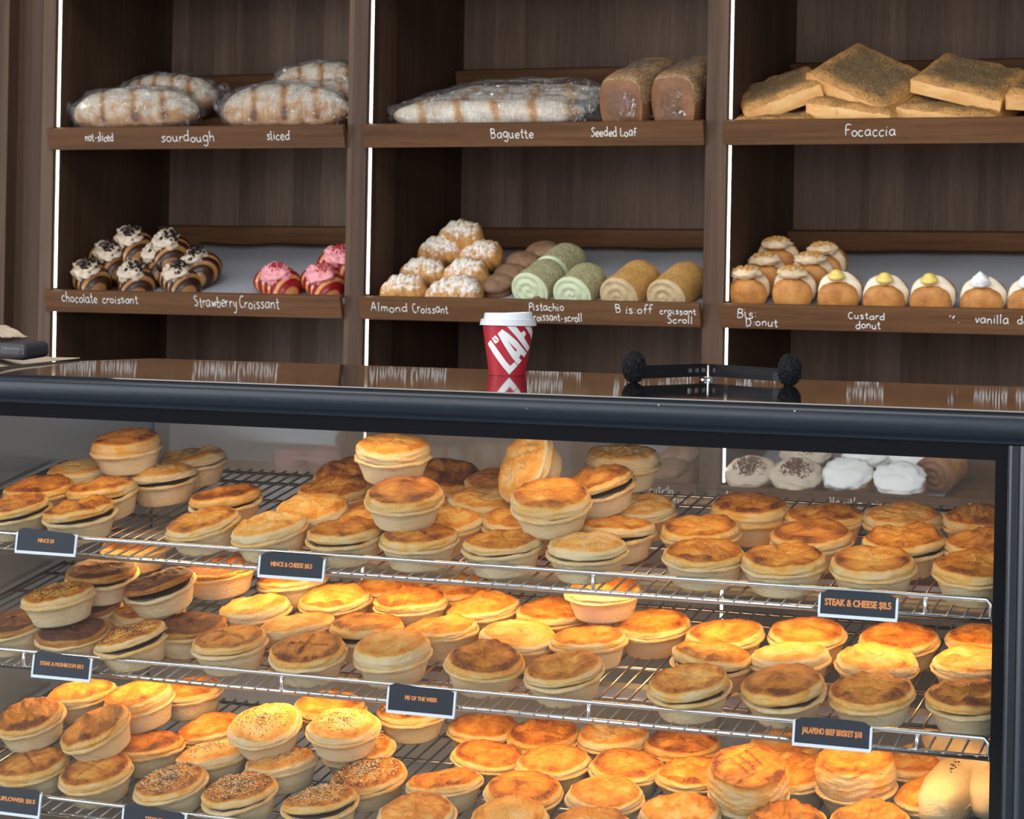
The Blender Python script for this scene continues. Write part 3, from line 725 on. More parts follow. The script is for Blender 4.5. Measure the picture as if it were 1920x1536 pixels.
BASES = [pie_base(i) for i in range(5)]
LIDS = {'std': [pie_lid(i, hs=.0105 + .0018 * (i % 3), dome=.0025 + .0013 * (i % 4), dimple=.003 * (i % 3 == 1), wrinkle=1.15 + .4 * (i % 2)) for i in range(1, 9)],
        'flat': [pie_lid(20 + i, hs=.010, dome=.002, dimple=.002 * (i % 2), layers=1.5) for i in range(3)],
        'puff': [pie_lid(30 + i, hs=.019, dome=.003, layers=2.6, wrinkle=1.1) for i in range(3)],
        'dome': [pie_lid(40 + i, hs=.010, dome=.006, wrinkle=.6, layers=1.3) for i in range(3)],
        'cross': [pie_lid(50 + i, hs=.012, dome=.004, wrinkle=.6, cross=True) for i in range(2)],
        'bulge': [pie_lid(60 + i, hs=.011, dome=.004, wrinkle=2.4, dimple=.004) for i in range(3)],
        'tall': [pie_lid(70, hs=.045, dome=.003, layers=4.3, wrinkle=.7, stamp=True, flare=.02), pie_lid(71, hs=.042, dome=.001, layers=4.3, wrinkle=1.0, dimple=.005, flare=.04)]}
SEEDS = {}
me = MB().lathe([(.001, .0335), (.030, .0345), (.0475, .0340), (.0485, .0300)], 32).mesh('filling', True); FILL = me

# type -> (lid family, lid material, seed style, words)
KIND = {'g': ('std', 'gold', None, 'golden flaky pie'), 'G': ('bulge', 'gold', None, 'golden blistered pie'), 'p': ('std', 'pale', None, 'pale flaky pie'), 'f': ('flat', 'gold', None, 'flat golden pie'),
        'b': ('std', 'brown', None, 'well browned pie'), 'd': ('dome', 'glazed', None, 'domed glazed pie'), 'D': ('dome', 'gold', None, 'smooth domed pie'), 'u': ('puff', 'gold', None, 'tall layered golden pie'),
        'P': ('puff', 'pale', None, 'tall layered pale pie'), 'x': ('cross', 'gold', None, 'golden pie scored with a cross'), 'X': ('cross', 'brown', None, 'brown pie scored with a cross'),
        's': ('dome', 'pale', (330, .45), 'sesame topped pie'), 'S': ('dome', 'gold', (750, .45), 'densely seeded sesame pie'), 'k': ('flat', 'seared', None, 'dark pepper crusted pie'),
        'K': ('flat', 'gold', (260, .95), 'pie with black seeds'), 'o': ('bulge', 'glazed', None, 'orange glazed pie'), 't': ('tall', 'gold', None, 'tall pie'), 'B': ('bulge', 'brown', None, 'brown wrinkled pie')}
# shelf, px of the lid's middle, level, row, kind, tilt sideways, tilt forward, lid gap
PIES = [l.split() for l in """
A 34 947 0 f g 4 3 5
A 137 950 0 f g 2 2 6
A 378 972 0 f d 8 6 0
A 519 980 0 f p 8 4 0
A 643 994 0 f g 3 2 4
A 781 1000 0 f x 0 0 0
A 928 1020 0 f g 2 1 3
A 1089 1028 0 f p 0 0 3
A 1314 1024 0 f G -2 0 0
A 1475 1037 0 f g 0 0 0
A 1637 1048 0 f g -1 2 0
A 1842 1052 0 f g -1 2 0
A 73 911 0 s b 2 0 0
A 200 917 0 s b 8 4 7
A 417 930 0 s b 3 2 4
A 590 950 0 s p 0 8 0
A 697 966 0 s d 4 6 0
A 822 970 0 s p 0 2 0
A 960 972 0 s g 0 0 0
A 1150 988 0 s g 2 0 8
A 1322 993 0 s g 0 0 0
A 1518 998 0 s b 1 2 0
A 1690 1002 0 s G -2 4 4
A 1840 1012 0 s b 2 0 0
A 135 885 0 t p 4 0 0
A 283 893 0 t p 3 0 6
A 354 856 0 t p 2 0 3
A 650 882 0 t b 4 12 0
A 611 926 0 t b 0 3 0
A 828 885 0 t b -10 8 0
A 877 945 0 t p -4 0 0
A 928 898 0 t b 0 4 0
A 1187 952 0 t p 0 0 0
A 1388 961 0 t u -3 0 0
A 1537 974 0 t f 0 0 0
A 1686 977 0 t p 0 0 0
A 1838 983 0 t b 0 0 0
A 229 831 1 u u 2 0 0
A 727 843 1.7 u P -3 0 0
A 749 923 1 u b -3 6 0
A 1152 862 1 u P -2 -2 0
A 1077 888 1 u b 6 8 8
A 1028 932 1 u u -2 9 0
A 1058 846 1.6 u p 0 0 0
B 25 1165 0 f k 8 3 0
B 123 1182 0 f k 2 3 0
B 252 1192 0 f K 8 6 7
B 433 1183 0 f X 3 2 2
B 598 1204 0 f X -1 6 0
B 750 1208 0 f P 2 4 0
B 902 1230 0 f B -6 3 0
B 1055 1250 0 f b 4 6 3
B 1288 1280 0 f g 2 5 5
B 1467 1281 0 f b 1 8 5
B 1632 1292 0 f B 3 4 0
B 1815 1303 0 f B 1 3 3
B 190 1137 0 s k 3 2 0
B 285 1150 0 s K 3 0 0
B 345 1160 0 s k 2 0 0
B 448 1142 0 s p 6 0 0
B 560 1160 0 s p 7 -4 0
B 685 1168 0 s g 0 0 6
B 815 1175 0 s g 3 -4 0
B 960 1190 0 s p -8 0 0
B 1110 1190 0 s f 3 -4 0
B 1325 1230 0 s g -4 0 7
B 1481 1227 0 s p 4 -4 0
B 1639 1236 0 s p -4 0 0
B 1822 1240 0 s p 0 0 0
B 700 1103 0 t d 0 0 0
B 830 1113 0 t g 0 0 0
B 883 1140 0 t p 6 0 0
B 1025 1145 0 t g 0 0 0
B 1200 1168 0 t D 0 3 0
B 1353 1186 0 t d 2 2 0
B 1506 1187 0 t d 0 2 0
B 1680 1194 0 t D 0 3 0
B 1845 1190 0 t d 0 0 0
B 73 1127 1 u K 6 0 0
B 182 1066 1.1 u k -3 6 5
B 307 1085 1 u k 8 8 9
B 418 1068 .8 u k 4 0 0
B 515 1100 .3 t o 6 -4 0
B 607 1118 .15 t o 2 3 0
B 744 1133 .2 s g 2 -2 0
B 1125 1103 .85 u D 0 0 0
B 245 1016 .9 u D 0 0 0
C 55 1430 0 f X 5 6 0
C 184 1438 0 f X 3 8 0
C 322 1460 0 f S 8 6 0
C 454 1474 0 f S 7 7 4
C 615 1485 0 f S 3 3 7
C 790 1505 0 f f 0 6 0
C 957 1520 0 f p 0 8 0
C 1110 1530 0 f g 0 0 0
C 1295 1507 0 f o 0 3 0
C 1455 1517 0 f o 0 0 0
C 1610 1527 0 f o 0 0 0
C 287 1395 0 s b 4 -4 0
C 382 1408 0 s s 8 -2 0
C 515 1432 0 s s 8 -3 0
C 676 1443 0 s S 4 6 0
C 838 1462 0 s f 5 -4 0
C 985 1474 0 s D -5 4 0
C 1130 1492 0 s g -3 0 0
C 1310 1462 0 s o 0 0 0
C 1490 1465 0 s o 0 6 0
C 1690 1478 0 s o 6 4 0
C 362 1360 0 t g 9 2 0
C 752 1392 0 t S 4 3 0
C 897 1420 0 t f -8 -2 0
C 878 1377 0 t D -2 0 0
C 1037 1428 0 t D 2 2 0
C 1186 1443 0 t D -3 2 0
C 1010 1378 0 t B 0 2 0
C 1203 1392 0 t B 0 0 0
C 1110 1385 0 t p 0 0 0
C 1705 1430 0 t o 0 0 0
C 1475 1400 0 t d 0 0 0
C 62 1334 1 u B 5 9 0
C 190 1352 1 u b 16 14 0
C 140 1300 1 u g 6 0 0
C 262 1308 1 u u 8 4 0
C 503 1346 1 u s 0 14 0
C 636 1355 1.1 u s -2 6 0
C 600 1325 0.9 u g 0 0 0
C 350 1308 0.6 u D 4 0 0
C 790 1352 0.5 u S 0 0 0
C 1392 1422 .8 u t -6 14 0
C 1588 1424 .75 u t 2 2 0
""".strip().splitlines()]
ORD = ['', 'first', 'second', 'third', 'fourth', 'fifth', 'sixth', 'seventh', 'eighth', 'ninth', 'tenth', 'eleventh', 'twelfth', 'thirteenth', 'fourteenth']
ROWN = {'f': 'front row', 's': 'second row', 't': 'rear row', 'u': 'upper layer'}
SHN = {'A': 'top', 'B': 'middle', 'C': 'lowest'}
SPECIAL = {('A', 727): 'tall layered pale pie crowning the pile in the middle of the top wire shelf', ('A', 229): 'tall golden pie standing on the pile nearest the steel end panel, top wire shelf',
           ('A', 1028): 'large golden pie with white rim resting on front pies, top wire shelf', ('A', 1058): 'pale pie standing on its edge behind the pile on the top wire shelf',
           ('A', 1152): 'tall pale pie at the back of the pile beside the dark pastries', ('C', 1392): 'tall tilted pie with a stamped golden lid on the lowest shelf',
           ('C', 1588): 'tall upright layered pie below the brisket price card, lowest shelf', ('B', 245): 'smooth pale pie close under the top shelf wires, on the seeded pile',
           ('C', 636): 'upright pale sesame pie topping the seeded pile on the lowest shelf', ('C', 503): 'tilted sesame pie facing forward on the seeded pile, lowest shelf'}
P = []
for l in PIES:
    s, x, y, lv, row, kd, tr, tf, gap = l
    P.append(dict(s=s, x=float(x), y=float(y), lv=float(lv), row=row, k=kd, tr=float(tr), tf=float(tf), gap=float(gap)))
REF = .044
for i, p in enumerate(P):
    p0 = Vector((0, RAILY, SHZ[p['s']] + .0016)) + PN * (REF + .049 * p['lv'])
    p['p'] = onplane(p['x'], p['y'], p0, PN) - PN * REF
    if p['k'] == 't': p['p'] -= PN * .028
    p['p'] = p['p'] + Vector((0, .012, .0023))
# pies in a pile push each other apart a little instead of sharing the same space
for it in range(30):
    for i in range(len(P)):
        for j in range(i + 1, len(P)):
            a, b = P[i], P[j]
            if a['s'] != b['s']: continue
            d = b['p'] - a['p']
            if d.length > .12: continue
            ax = d.dot(PN); rad = d - PN * ax; rl = rad.length
            if abs(ax) < .043 and rl < .1035:
                if abs(ax) > .030 and rl < .09:
                    m = (.045 - abs(ax)) * .35 * (1 if ax > 0 else -1)
                    hi = b if ax > 0 else a; hi['p'] = hi['p'] + PN * abs(m)
                else:
                    r = rad / max(rl, 1e-5) * (.1035 - rl) * .2
                    r.z = r.y * math.tan(PT)
                    a['p'] = a['p'] - r; b['p'] = b['p'] + r
for p in P:
    p['p'].x = max(SX0 + .045, min(SX1 - .03, p['p'].x))
    low = RAILY + .051
    if p['p'].y < low:
        p['p'] += Vector((0, low - p['p'].y, (low - p['p'].y) * math.tan(PT)))
QS = Quaternion((1, 0, 0), PT)
rows = {}
for p in P: rows.setdefault((p['s'], p['row']), []).append(p)
rp = random.Random(4)
cache = {}
for (s, row), ps in rows.items():
    ps.sort(key=lambda q: q['x'])
    for n_, p in enumerate(ps):
        fam, lm, sd, words_ = KIND[p['k']]
        lab = SPECIAL.get((s, int(p['x']))) or f"{words_}, {ORD[n_ + 1]} from left in {ROWN[row]}, {SHN[s]} wire shelf"
        q = Quaternion((0, 1, 0), math.radians(-p['tr'])) @ Quaternion((1, 0, 0), math.radians(p['tf'])) @ QS
        if s == 'A' and int(p['x']) == 1058:
            q = Quaternion((0, 1, 0), math.radians(-52)) @ Quaternion((1, 0, 0), math.radians(48))
        spin = rp.uniform(0, 6.28)
        gp = f'pies on the {SHN[s]} wire shelf'
        loc = p['p']
        root = thing('meat_pie', lab, 'pie', loc, q, gp)
        tall = p['k'] == 't'
        b = link('pastry_base', rp.choice(BASES), M['crust'], root); b.rotation_euler = (0, 0, spin)
        li = rp.randrange(len(LIDS[fam])) if not tall else (0 if p['x'] < 1500 else 1)
        me, tops = LIDS[fam][li]
        k_ = (fam, li, lm)
        if k_ not in cache:
            cache[k_] = me if len(me.materials) == 0 else me.copy()
            cache[k_].materials.clear()
        lid = link('pastry_lid', cache[k_], M[lm], root)
        # a lid that has lifted on one side shows the filling
        g = p['gap']; z = .0315 + g * .00035
        ga = math.radians(rp.choice((-35, -20, 20, 40))) - math.pi / 2 + .3
        lid.location = (0, 0, z)
        ax = Vector((-math.sin(ga), math.cos(ga), 0)); lid.rotation_mode = 'QUATERNION'
        lid.rotation_quaternion = Quaternion(ax, math.radians(-g)) @ Quaternion((0, 0, 1), spin * 1.7 if not tall else .4)
        if g >= 4: link('filling', FILL, M['filling'], root)
        if sd:
            k2 = (fam, li, sd)
            if k2 not in SEEDS: SEEDS[k2] = seed_mesh(tops, sd[0], li + sd[0], sd[1])
            so = link('seed_topping', SEEDS[k2], [M['sesame'], M['blackseed']], lid); so['kind'] = 'stuff'

# ------------------------------------------------------------------ bread and cakes on the tilted shelves
def crumbmat(name, stops, scale=30, rough=0.55, bump=.4, det=4, mapv=(1, 1, 1), seeds=None, film=None):
    t = NT(name); o = t.obj(); w = t.math('MULTIPLY', t.rnd(), 30.0)
    n1 = t.noise(t.mapping(o, mapv), scale, det, .6, '4D', w); n2 = t.noise(o, scale * 6, 3, .6, '4D', w)
    c = t.ramp(t.math('ADD', t.math('MULTIPLY', n1, .8), t.math('MULTIPLY', n2, .2)), stops)
    if seeds:
        v = t.noise(o, seeds[0], 2, .5); c = t.mix(t.math('GREATER_THAN', v, seeds[1]), c, (*seeds[2], 1))
    t.bsdf(c, rough, spec=.35, nrm=t.bump(t.math('ADD', n1, n2), bump, .003)); return t.m
def attrmat(name, a_stops, noise_amt=.2, scale=60, rough=.35, bump=.4, spec=.45, attr='stripe'):
    t = NT(name); o = t.obj(); w = t.math('MULTIPLY', t.rnd(), 30.0)
    n1 = t.noise(o, scale, 4, .6, '4D', w)
    q = t.math('ADD', t.attr(attr), t.math('MULTIPLY', t.math('SUBTRACT', n1, .5), noise_amt))
    t.bsdf(t.ramp(q, a_stops), rough, spec=spec, nrm=t.bump(n1, bump, .003)); return t.m
M['sour'] = attrmat('floured sourdough crust', [(0, (.13, .05, .02)), (.25, (.34, .15, .055)), (.48, (.52, .30, .14)), (.64, (.55, .44, .33)), (1, (.64, .57, .48))], 1.0, 22, .7)
M['baguette'] = attrmat('baguette crust', [(0, (.34, .14, .045)), (.35, (.54, .28, .11)), (.6, (.66, .52, .38)), (1, (.80, .74, .64))], .9, 18, .6)
M['seeded'] = crumbmat('seeded tin loaf crust', [(.3, (.12, .055, .025)), (.5, (.27, .13, .055)), (.7, (.44, .25, .11))], 40, .6, 1.0, seeds=(240, .56, (.42, .33, .20)))
M['loafside'] = crumbmat('tin loaf side', [(.3, (.13, .055, .022)), (.55, (.22, .095, .04)), (.8, (.30, .15, .07))], 25, .55, .5)
t = NT('herbed focaccia top'); o = t.obj(); n1 = t.noise(o, 20, 4, .6); n2 = t.noise(o, 260, 3, .6)
cr_ = t.ramp(t.math('ADD', n1, t.math('MULTIPLY', t.attr('stripe'), .25)), [(.35, (.24, .12, .045)), (.6, (.40, .19, .055)), (.8, (.56, .28, .08))])
hb_ = t.math('GREATER_THAN', t.math('SUBTRACT', n2, t.math('MULTIPLY', t.attr('stripe'), .16)), .455)
hc_ = t.ramp(t.noise(o, 420, 2, .5), [(.35, (.045, .036, .02)), (.65, (.20, .155, .085))])
t.bsdf(t.mix(hb_, cr_, hc_), .65, spec=.3, nrm=t.bump(t.math('ADD', n2, n1), 1.0, .004)); M['foc_top'] = t.m
M['foc_side'] = crumbmat('focaccia side', [(.3, (.46, .18, .045)), (.5, (.64, .33, .11)), (.75, (.78, .52, .23))], 16, .6, .3, mapv=(.5, .5, 2))
M['chocroi'] = attrmat('two tone chocolate croissant', [(0, (.035, .013, .007)), (.4, (.05, .018, .009)), (.52, (.15, .06, .02)), (.8, (.29, .13, .042)), (1, (.36, .17, .055))], .35, 45, .28)
M['strcroi'] = attrmat('two tone strawberry croissant', [(0, (.24, .010, .012)), (.55, (.36, .020, .016)), (.66, (.45, .14, .04)), (1, (.60, .26, .08))], .3, 60, .22)
M['cream'] = plain('cream piping', (.60, .48, .36), .5)
M['pinkcream'] = plain('pink cream', (.84, .34, .36), .45)
M['softcream'] = plain('soft cream', (.84, .72, .54), .5)
M['white'] = plain('whipped cream', (.86, .85, .82), .5)
M['yellow'] = plain('yellow custard', (.84, .62, .16), .4)
M['bcream'] = crumbmat('biscuit cream', [(.3, (.55, .36, .19)), (.6, (.76, .60, .40))], 40, .5)
M['tanface'] = crumbmat('tan biscuit cream', [(.3, (.40, .27, .13)), (.6, (.56, .42, .24))], 40, .5)
M['chips'] = plain('chocolate chips', (.022, .011, .008), .35)
M['redcrumb'] = plain('red crumb', (.42, .012, .016), .5)
M['almflake'] = plain('almond flake', (.80, .66, .42), .5)
def powdered(name, col0, col1, amount):
    t = NT(name); o = t.obj(); w = t.math('MULTIPLY', t.rnd(), 30.0)
    n1 = t.noise(o, 40, 5, .65, '4D', w); c = t.ramp(n1, [(.3, col0), (.7, col1)])
    s = t.node('ShaderNodeSeparateXYZ'); t.l(o, s.inputs[0])
    n2 = t.noise(o, 75, 4, .7, '4D', w)
    f = t.math('MULTIPLY', t.math('ADD', t.math('MULTIPLY', s.outputs['Z'], 30.0), t.math('MULTIPLY_ADD', n2, 3.4, -1.95 - (1 - amount))), 1.4, clamp=True)
    c = t.mix(f, c, (.83, .80, .75, 1))
    t.bsdf(c, .6, spec=.3, nrm=t.bump(n1, .7, .004)); return t.m
M['almond'] = powdered('almond croissant under icing sugar', (.34, .14, .035), (.64, .34, .10), .62)
M['macaroon'] = crumbmat('cocoa crackle bun', [(.3, (.16, .075, .04)), (.55, (.30, .17, .10)), (.75, (.42, .27, .17))], 34, .6, .6)
M['pistcrust'] = crumbmat('crushed pistachio coating', [(.3, (.30, .25, .11)), (.5, (.50, .46, .24)), (.72, (.70, .66, .42))], 120, .7, .9, seeds=(260, .64, (.20, .11, .05)))
M['pistcream'] = crumbmat('pistachio cream', [(.3, (.47, .53, .32)), (.7, (.62, .67, .46))], 30, .5, .3)
M['biscrust'] = crumbmat('caramel biscuit coating', [(.3, (.48, .21, .045)), (.5, (.70, .37, .10)), (.75, (.82, .54, .21))], 150, .7, .8)
M['bun'] = crumbmat('fried donut crust', [(.3, (.30, .10, .024)), (.5, (.50, .20, .045)), (.75, (.66, .34, .10))], 34, .45, .5)
M['cup_red'] = plain('red cup card', (.46, .018, .032), .42)
M['lid'] = plain('white cup lid', (.60, .61, .64), .35)
M['white_print'] = plain('white cup print', (.86, .85, .83), .5)
M['brownbase'] = plain('brown baked base', (.15, .065, .03), .6)
M['kraft'] = crumbmat('kraft paper', [(.3, (.42, .32, .22)), (.7, (.56, .45, .33))], 50, .8, .3)
M['rubber'] = plain('matt black plastic', (.012, .012, .013), .5)
M['fuzz'] = crumbmat('black foam', [(.4, (.006, .006, .006)), (.7, (.02, .02, .02))], 200, .6, 1.0)

QT = Quaternion((1, 0, 0), TILT)
def rot(rx=0, ry=0, rz=0, tray=True):
    q = Quaternion((0, 0, 1), math.radians(rz)); q = Quaternion((0, 1, 0), math.radians(ry)) @ Quaternion((1, 0, 0), math.radians(rx)) @ q
    return (QT @ q) if tray else q

def film_bag(parent, rx, ry, rz, c, seed, tails=()):
    mb = MB().blob(c, rx, ry, rz, 30, 18, .10, 3.2, seed, .8)
    # crinkles: push each ring in and out
    rnd = random.Random(seed)
    mb.v = [tuple(Vector(v) * 1.0 + Vector((rnd.uniform(-1, 1), rnd.uniform(-1, 1), rnd.uniform(-1, 1))) * .0040) for v in mb.v]
    for (p, q, r0, r1) in tails:
        pts = [Vector(p).lerp(Vector(q), t_ / 4) for t_ in range(5)]
        mb.tube(pts, [r0 + (r1 - r0) * t_ / 4 + rnd.uniform(-.003, .003) for t_ in range(5)], 10, cap=False)
    return link('plastic_bag', mb.mesh('plastic_bag', False), M['film'], parent)

def loaf_mesh(L, w, h, seed, nslash, slices=False):
    """batard with score marks across it; stripe attribute 1 = flour, 0 = bare crust"""
    rnd = random.Random(seed); seg, rings = 36, 60; vs = []; at = []; fs = []
    cuts = [-.7 + 1.4 * (i + .5) / nslash + rnd.uniform(-.05, .05) for i in range(nslash)]
    for j in range(rings + 1):
        u = -1 + 2 * j / rings; r = (max(0, 1 - abs(u) ** 2.6)) ** .55
        for k in range(seg):
            a = 2 * math.pi * k / seg; d = Vector((u * 2, math.cos(a), math.sin(a)))
            q = 1 + .05 * noise.noise(d * 1.4 + Vector((seed * 3, 0, 0)))
            y, z = math.cos(a) * w * r * q, math.sin(a) * h * r * q
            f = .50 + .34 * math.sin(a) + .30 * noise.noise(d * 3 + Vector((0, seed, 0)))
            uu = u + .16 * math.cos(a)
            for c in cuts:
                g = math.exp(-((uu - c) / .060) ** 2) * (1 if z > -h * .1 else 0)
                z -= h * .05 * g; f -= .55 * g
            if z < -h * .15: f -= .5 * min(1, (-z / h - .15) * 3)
            if slices: k_ = abs(((u * L / .014) % 1) - .5) * 2; y *= 1 - .012 * (k_ > .8); z *= 1 - .012 * (k_ > .8); f -= .12 * (k_ > .8)
            if z < -h * .72: z = -h * .72
            vs.append((u * L, y, z)); at.append(f)
    for j in range(rings):
        for k in range(seg):
            k2 = (k + 1) % seg; fs.append((j * seg + k, j * seg + k2, (j + 1) * seg + k2, (j + 1) * seg + k))
    return MB().add(vs, fs, at).mesh('loaf', True, attr='stripe')

# sourdough: (px, height of the middle over the tray, half length, half width, half height, sliced, turn, label)
for i, (x, y, h, L, w, hh, sl, rz, ns, lab) in enumerate((
    (256, 212, .053, .192, .074, .070, 0, 3, 3, 'unsliced floured sourdough loaf in clear plastic at the front of the shelf'),
    (318, 185, .058, .160, .070, .068, 0, -4, 4, 'unsliced sourdough loaf in clear plastic behind the front unsliced loaf'),
    (547, 209, .055, .195, .074, .074, 1, -3, 3, 'sliced sourdough loaf in clear plastic above the word sliced, in front'),
    (600, 188, .060, .170, .066, .062, 1, 0, 4, 'sliced sourdough loaf in clear plastic in the middle of the sliced pile'),
    (640, 158, .095, .150, .062, .060, 1, 2, 3, 'sliced sourdough loaf with floury top highest on the sliced pile'))):
    p = on_tray(1, x, y, h)
    p.x = min(p.x, -2.665 - L - .012)
    t_ = thing('sourdough_loaf', lab, 'bread loaf', p, rot(rz=rz), 'sourdough loaves in plastic bags')
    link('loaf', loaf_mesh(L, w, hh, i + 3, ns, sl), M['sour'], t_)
    e = 1 if i in (1, ) else -1
    film_bag(t_, L * 1.03, w * 1.06, hh * 1.0, (0, 0, .003), i + 1, [((e * L * .9, 0, 0), (e * (L + .03), .01, .03 if e > 0 else .02), .035, .018)] if i < 3 else [])

def baguette_mesh(L, r, seed):
    vs = []; fs = []; at = []; seg, rings = 24, 80
    for j in range(rings + 1):
        u = -1 + 2 * j / rings; k0 = (max(0, 1 - abs(u) ** 5)) ** .6
        for k in range(seg):
            a = 2 * math.pi * k / seg
            q = 1 + .05 * noise.noise((u * 6, math.cos(a), seed))
            ph = (u * 2.6 + .26 * math.cos(a) + seed * .37) % 1
            sc = math.exp(-((ph - .5) / .14) ** 2)
            z = math.sin(a) * r * .82 * k0 * q; y = math.cos(a) * r * k0 * q
            f = .82 - .6 * sc + .2 * noise.noise((u * 9, a, seed))
            vs.append((u * L, y, z + (.004 * sc if z > 0 else 0))); at.append(f)
    for j in range(rings):
        for k in range(seg):
            k2 = (k + 1) % seg; fs.append((j * seg + k, j * seg + k2, (j + 1) * seg + k2, (j + 1) * seg + k))
    return MB().add(vs, fs, at).mesh('loaf', True, attr='stripe')
for i, (x, y, h, L, r, rz, lab) in enumerate((
    (915, 214, .034, .270, .044, 1, 'front baguette with floury pale tip in a clear plastic sleeve'),
    (950, 198, .038, .255, .042, 3, 'baguette in a clear plastic sleeve behind the front baguette'),
    (985, 183, .044, .235, .040, 0, 'rearmost baguette in crinkled clear plastic beside the seeded loaves'))):
    p = on_tray(1, x, y, h)
    t_ = thing('baguette', lab, 'baguette', p, rot(rz=rz), 'baguettes in plastic sleeves')
    link('loaf', baguette_mesh(L, r, i + 1), M['baguette'], t_)
    film_bag(t_, L * 1.05, r * 1.2, r * 1.12, (0, 0, .004), i + 11, [((L * .8, 0, 0), (L + .04, 0, .01), .03, .03)])

def tin_loaf(seed, w=.063, h=.128, L=.135):
    prof = []
    for k in range(40):
        a = 2 * math.pi * k / 40
        c, s_ = math.cos(a), math.sin(a)
        x = math.copysign(abs(c) ** .45, c) * w * (.92 if s_ < 0 else 1.0 + .06 * abs(s_))
        z = math.copysign(abs(s_) ** .45, s_) * h * .5 if s_ < 0 else abs(s_) ** .9 * h * .70
        prof.append((x, z))
    vs = []; fs = []; m = 18
    for j in range(m + 1):
        u = -1 + 2 * j / m; q = 1 - .10 * abs(u) ** 12
        for k, (x, z) in enumerate(prof):
            b = 1 + .03 * noise.noise((x * 30, z * 30, u * 3 + seed))
            vs.append((x * b * q, u * L, z * b * q))
    for j in range(m):
        for k in range(40): k2 = (k + 1) % 40; fs.append((j * 40 + k, j * 40 + k2, (j + 1) * 40 + k2, (j + 1) * 40 + k))
    fs.append(tuple(range(40))); fs.append(tuple(m * 40 + k for k in range(40))[::-1])
    mb = MB().add(vs, fs)
    me = mb.mesh('loaf', True, angle=70); me.materials.append(M['loafside']); me.materials.append(M['seeded'])
    for p_ in me.polygons: p_.material_index = 1 if p_.center.z > .012 else 0
    return me
for i, (x, y, lab) in enumerate(((1202, 180, 'seeded tin loaf in clear plastic beside the baguettes'), (1298, 176, 'seeded tin loaf in clear plastic next to the cabinet upright'))):
    p = on_tray(1, x, y, .052); p.y = 5.50; p = atY(x, y + 4, 5.44); p = on_tray(1, x, y + 8, .055)
    t_ = thing('seeded_loaf', lab, 'bread loaf', p, rot(rz=-3), 'seeded tin loaves in plastic bags')
    link('loaf', tin_loaf(i + 2), None, t_)
    film_bag(t_, .070, .148, .084, (0, 0, .010), i + 21)

def focaccia_mesh(w, d, h, seed):
    vs = []; fs = []; nx, ny = 30, 24
    def hgt(x, y): return .004 * noise.noise((x * 14, y * 14, seed)) + .003 * noise.noise((x * 40, y * 40, seed))
    at_ = []
    for top in (1, 0):
        for j in range(ny + 1):
            for i_ in range(nx + 1):
                u, v = -1 + 2 * i_ / nx, -1 + 2 * j / ny
                e = max(abs(u), abs(v)); q = 1 - .05 * max(0, e - .85) / .15
                r_ = (.018 * max(0, e - .8) / .2) ** 1 * 1.0
                z = (h / 2 - .7 * r_ ** 1.0 * (max(0, e - .8) / .2) + hgt(u * w, v * d)) if top else -h / 2
                vs.append((u * w / 2 * (1 if top else .98), v * d / 2 * (1 if top else .98), z)); at_.append(max(0, e - .62) / .38)
    N = (nx + 1) * (ny + 1)
    for t_ in (0, 1):
        for j in range(ny):
            for i_ in range(nx):
                a = t_ * N + j * (nx + 1) + i_; fs.append((a, a + 1, a + nx + 2, a + nx + 1))
    ring = [i_ for i_ in range(nx + 1)] + [j * (nx + 1) + nx for j in range(1, ny + 1)] + [ny * (nx + 1) + i_ for i_ in range(nx - 1, -1, -1)] + [j * (nx + 1) for j in range(ny - 1, 0, -1)]
    ntop = len(fs) // 2
    for a, b in zip(ring, ring[1:] + ring[:1]): fs.append((a, b, b + N, a + N))
    me = MB().add(vs, fs, at_).mesh('bread', True, angle=55, attr='stripe'); me.materials.append(M['foc_side']); me.materials.append(M['foc_top'])
    for p_ in me.polygons: p_.material_index = 1 if p_.normal.z > .6 else 0
    return me
for i, (x, y, Y, rx, ry, rz, w, d, h, lab) in enumerate((
    (1462, 217, 5.47, 17, 0, 0, .20, .20, .030, 'flat herbed focaccia lying under the drooping slab near the light strip'),
    (1460, 176, 5.50, 24, -15, 16, .20, .20, .050, 'herbed focaccia slab sloping down to the light strip'),
    (1622, 200, 5.50, 17, 7, -10, .225, .20, .052, 'focaccia slab lying underneath the steeply tilted focaccia'),
    (1632, 150, 5.52, 32, 19, -12, .235, .22, .046, 'herbed focaccia slab tilted steeply on top of another slab'),
    (1800, 206, 5.50, 17, 6, -8, .25, .20, .046, 'lower focaccia slab under the tilted slab beside it'),
    (1822, 152, 5.53, 26, 11, -8, .235, .20, .046, 'herbed focaccia slab resting on the lower slab, gently tilted'),
    (1975, 170, 5.50, 20, 4, 0, .19, .20, .050, 'focaccia slab cut by the edge of view'))):
    p = atY(x, y, Y)
    t_ = thing('focaccia', lab, 'focaccia', p, rot(rx, ry, rz, tray=False), 'focaccia slabs')
    link('bread', focaccia_mesh(w, d, h, i), None, t_)

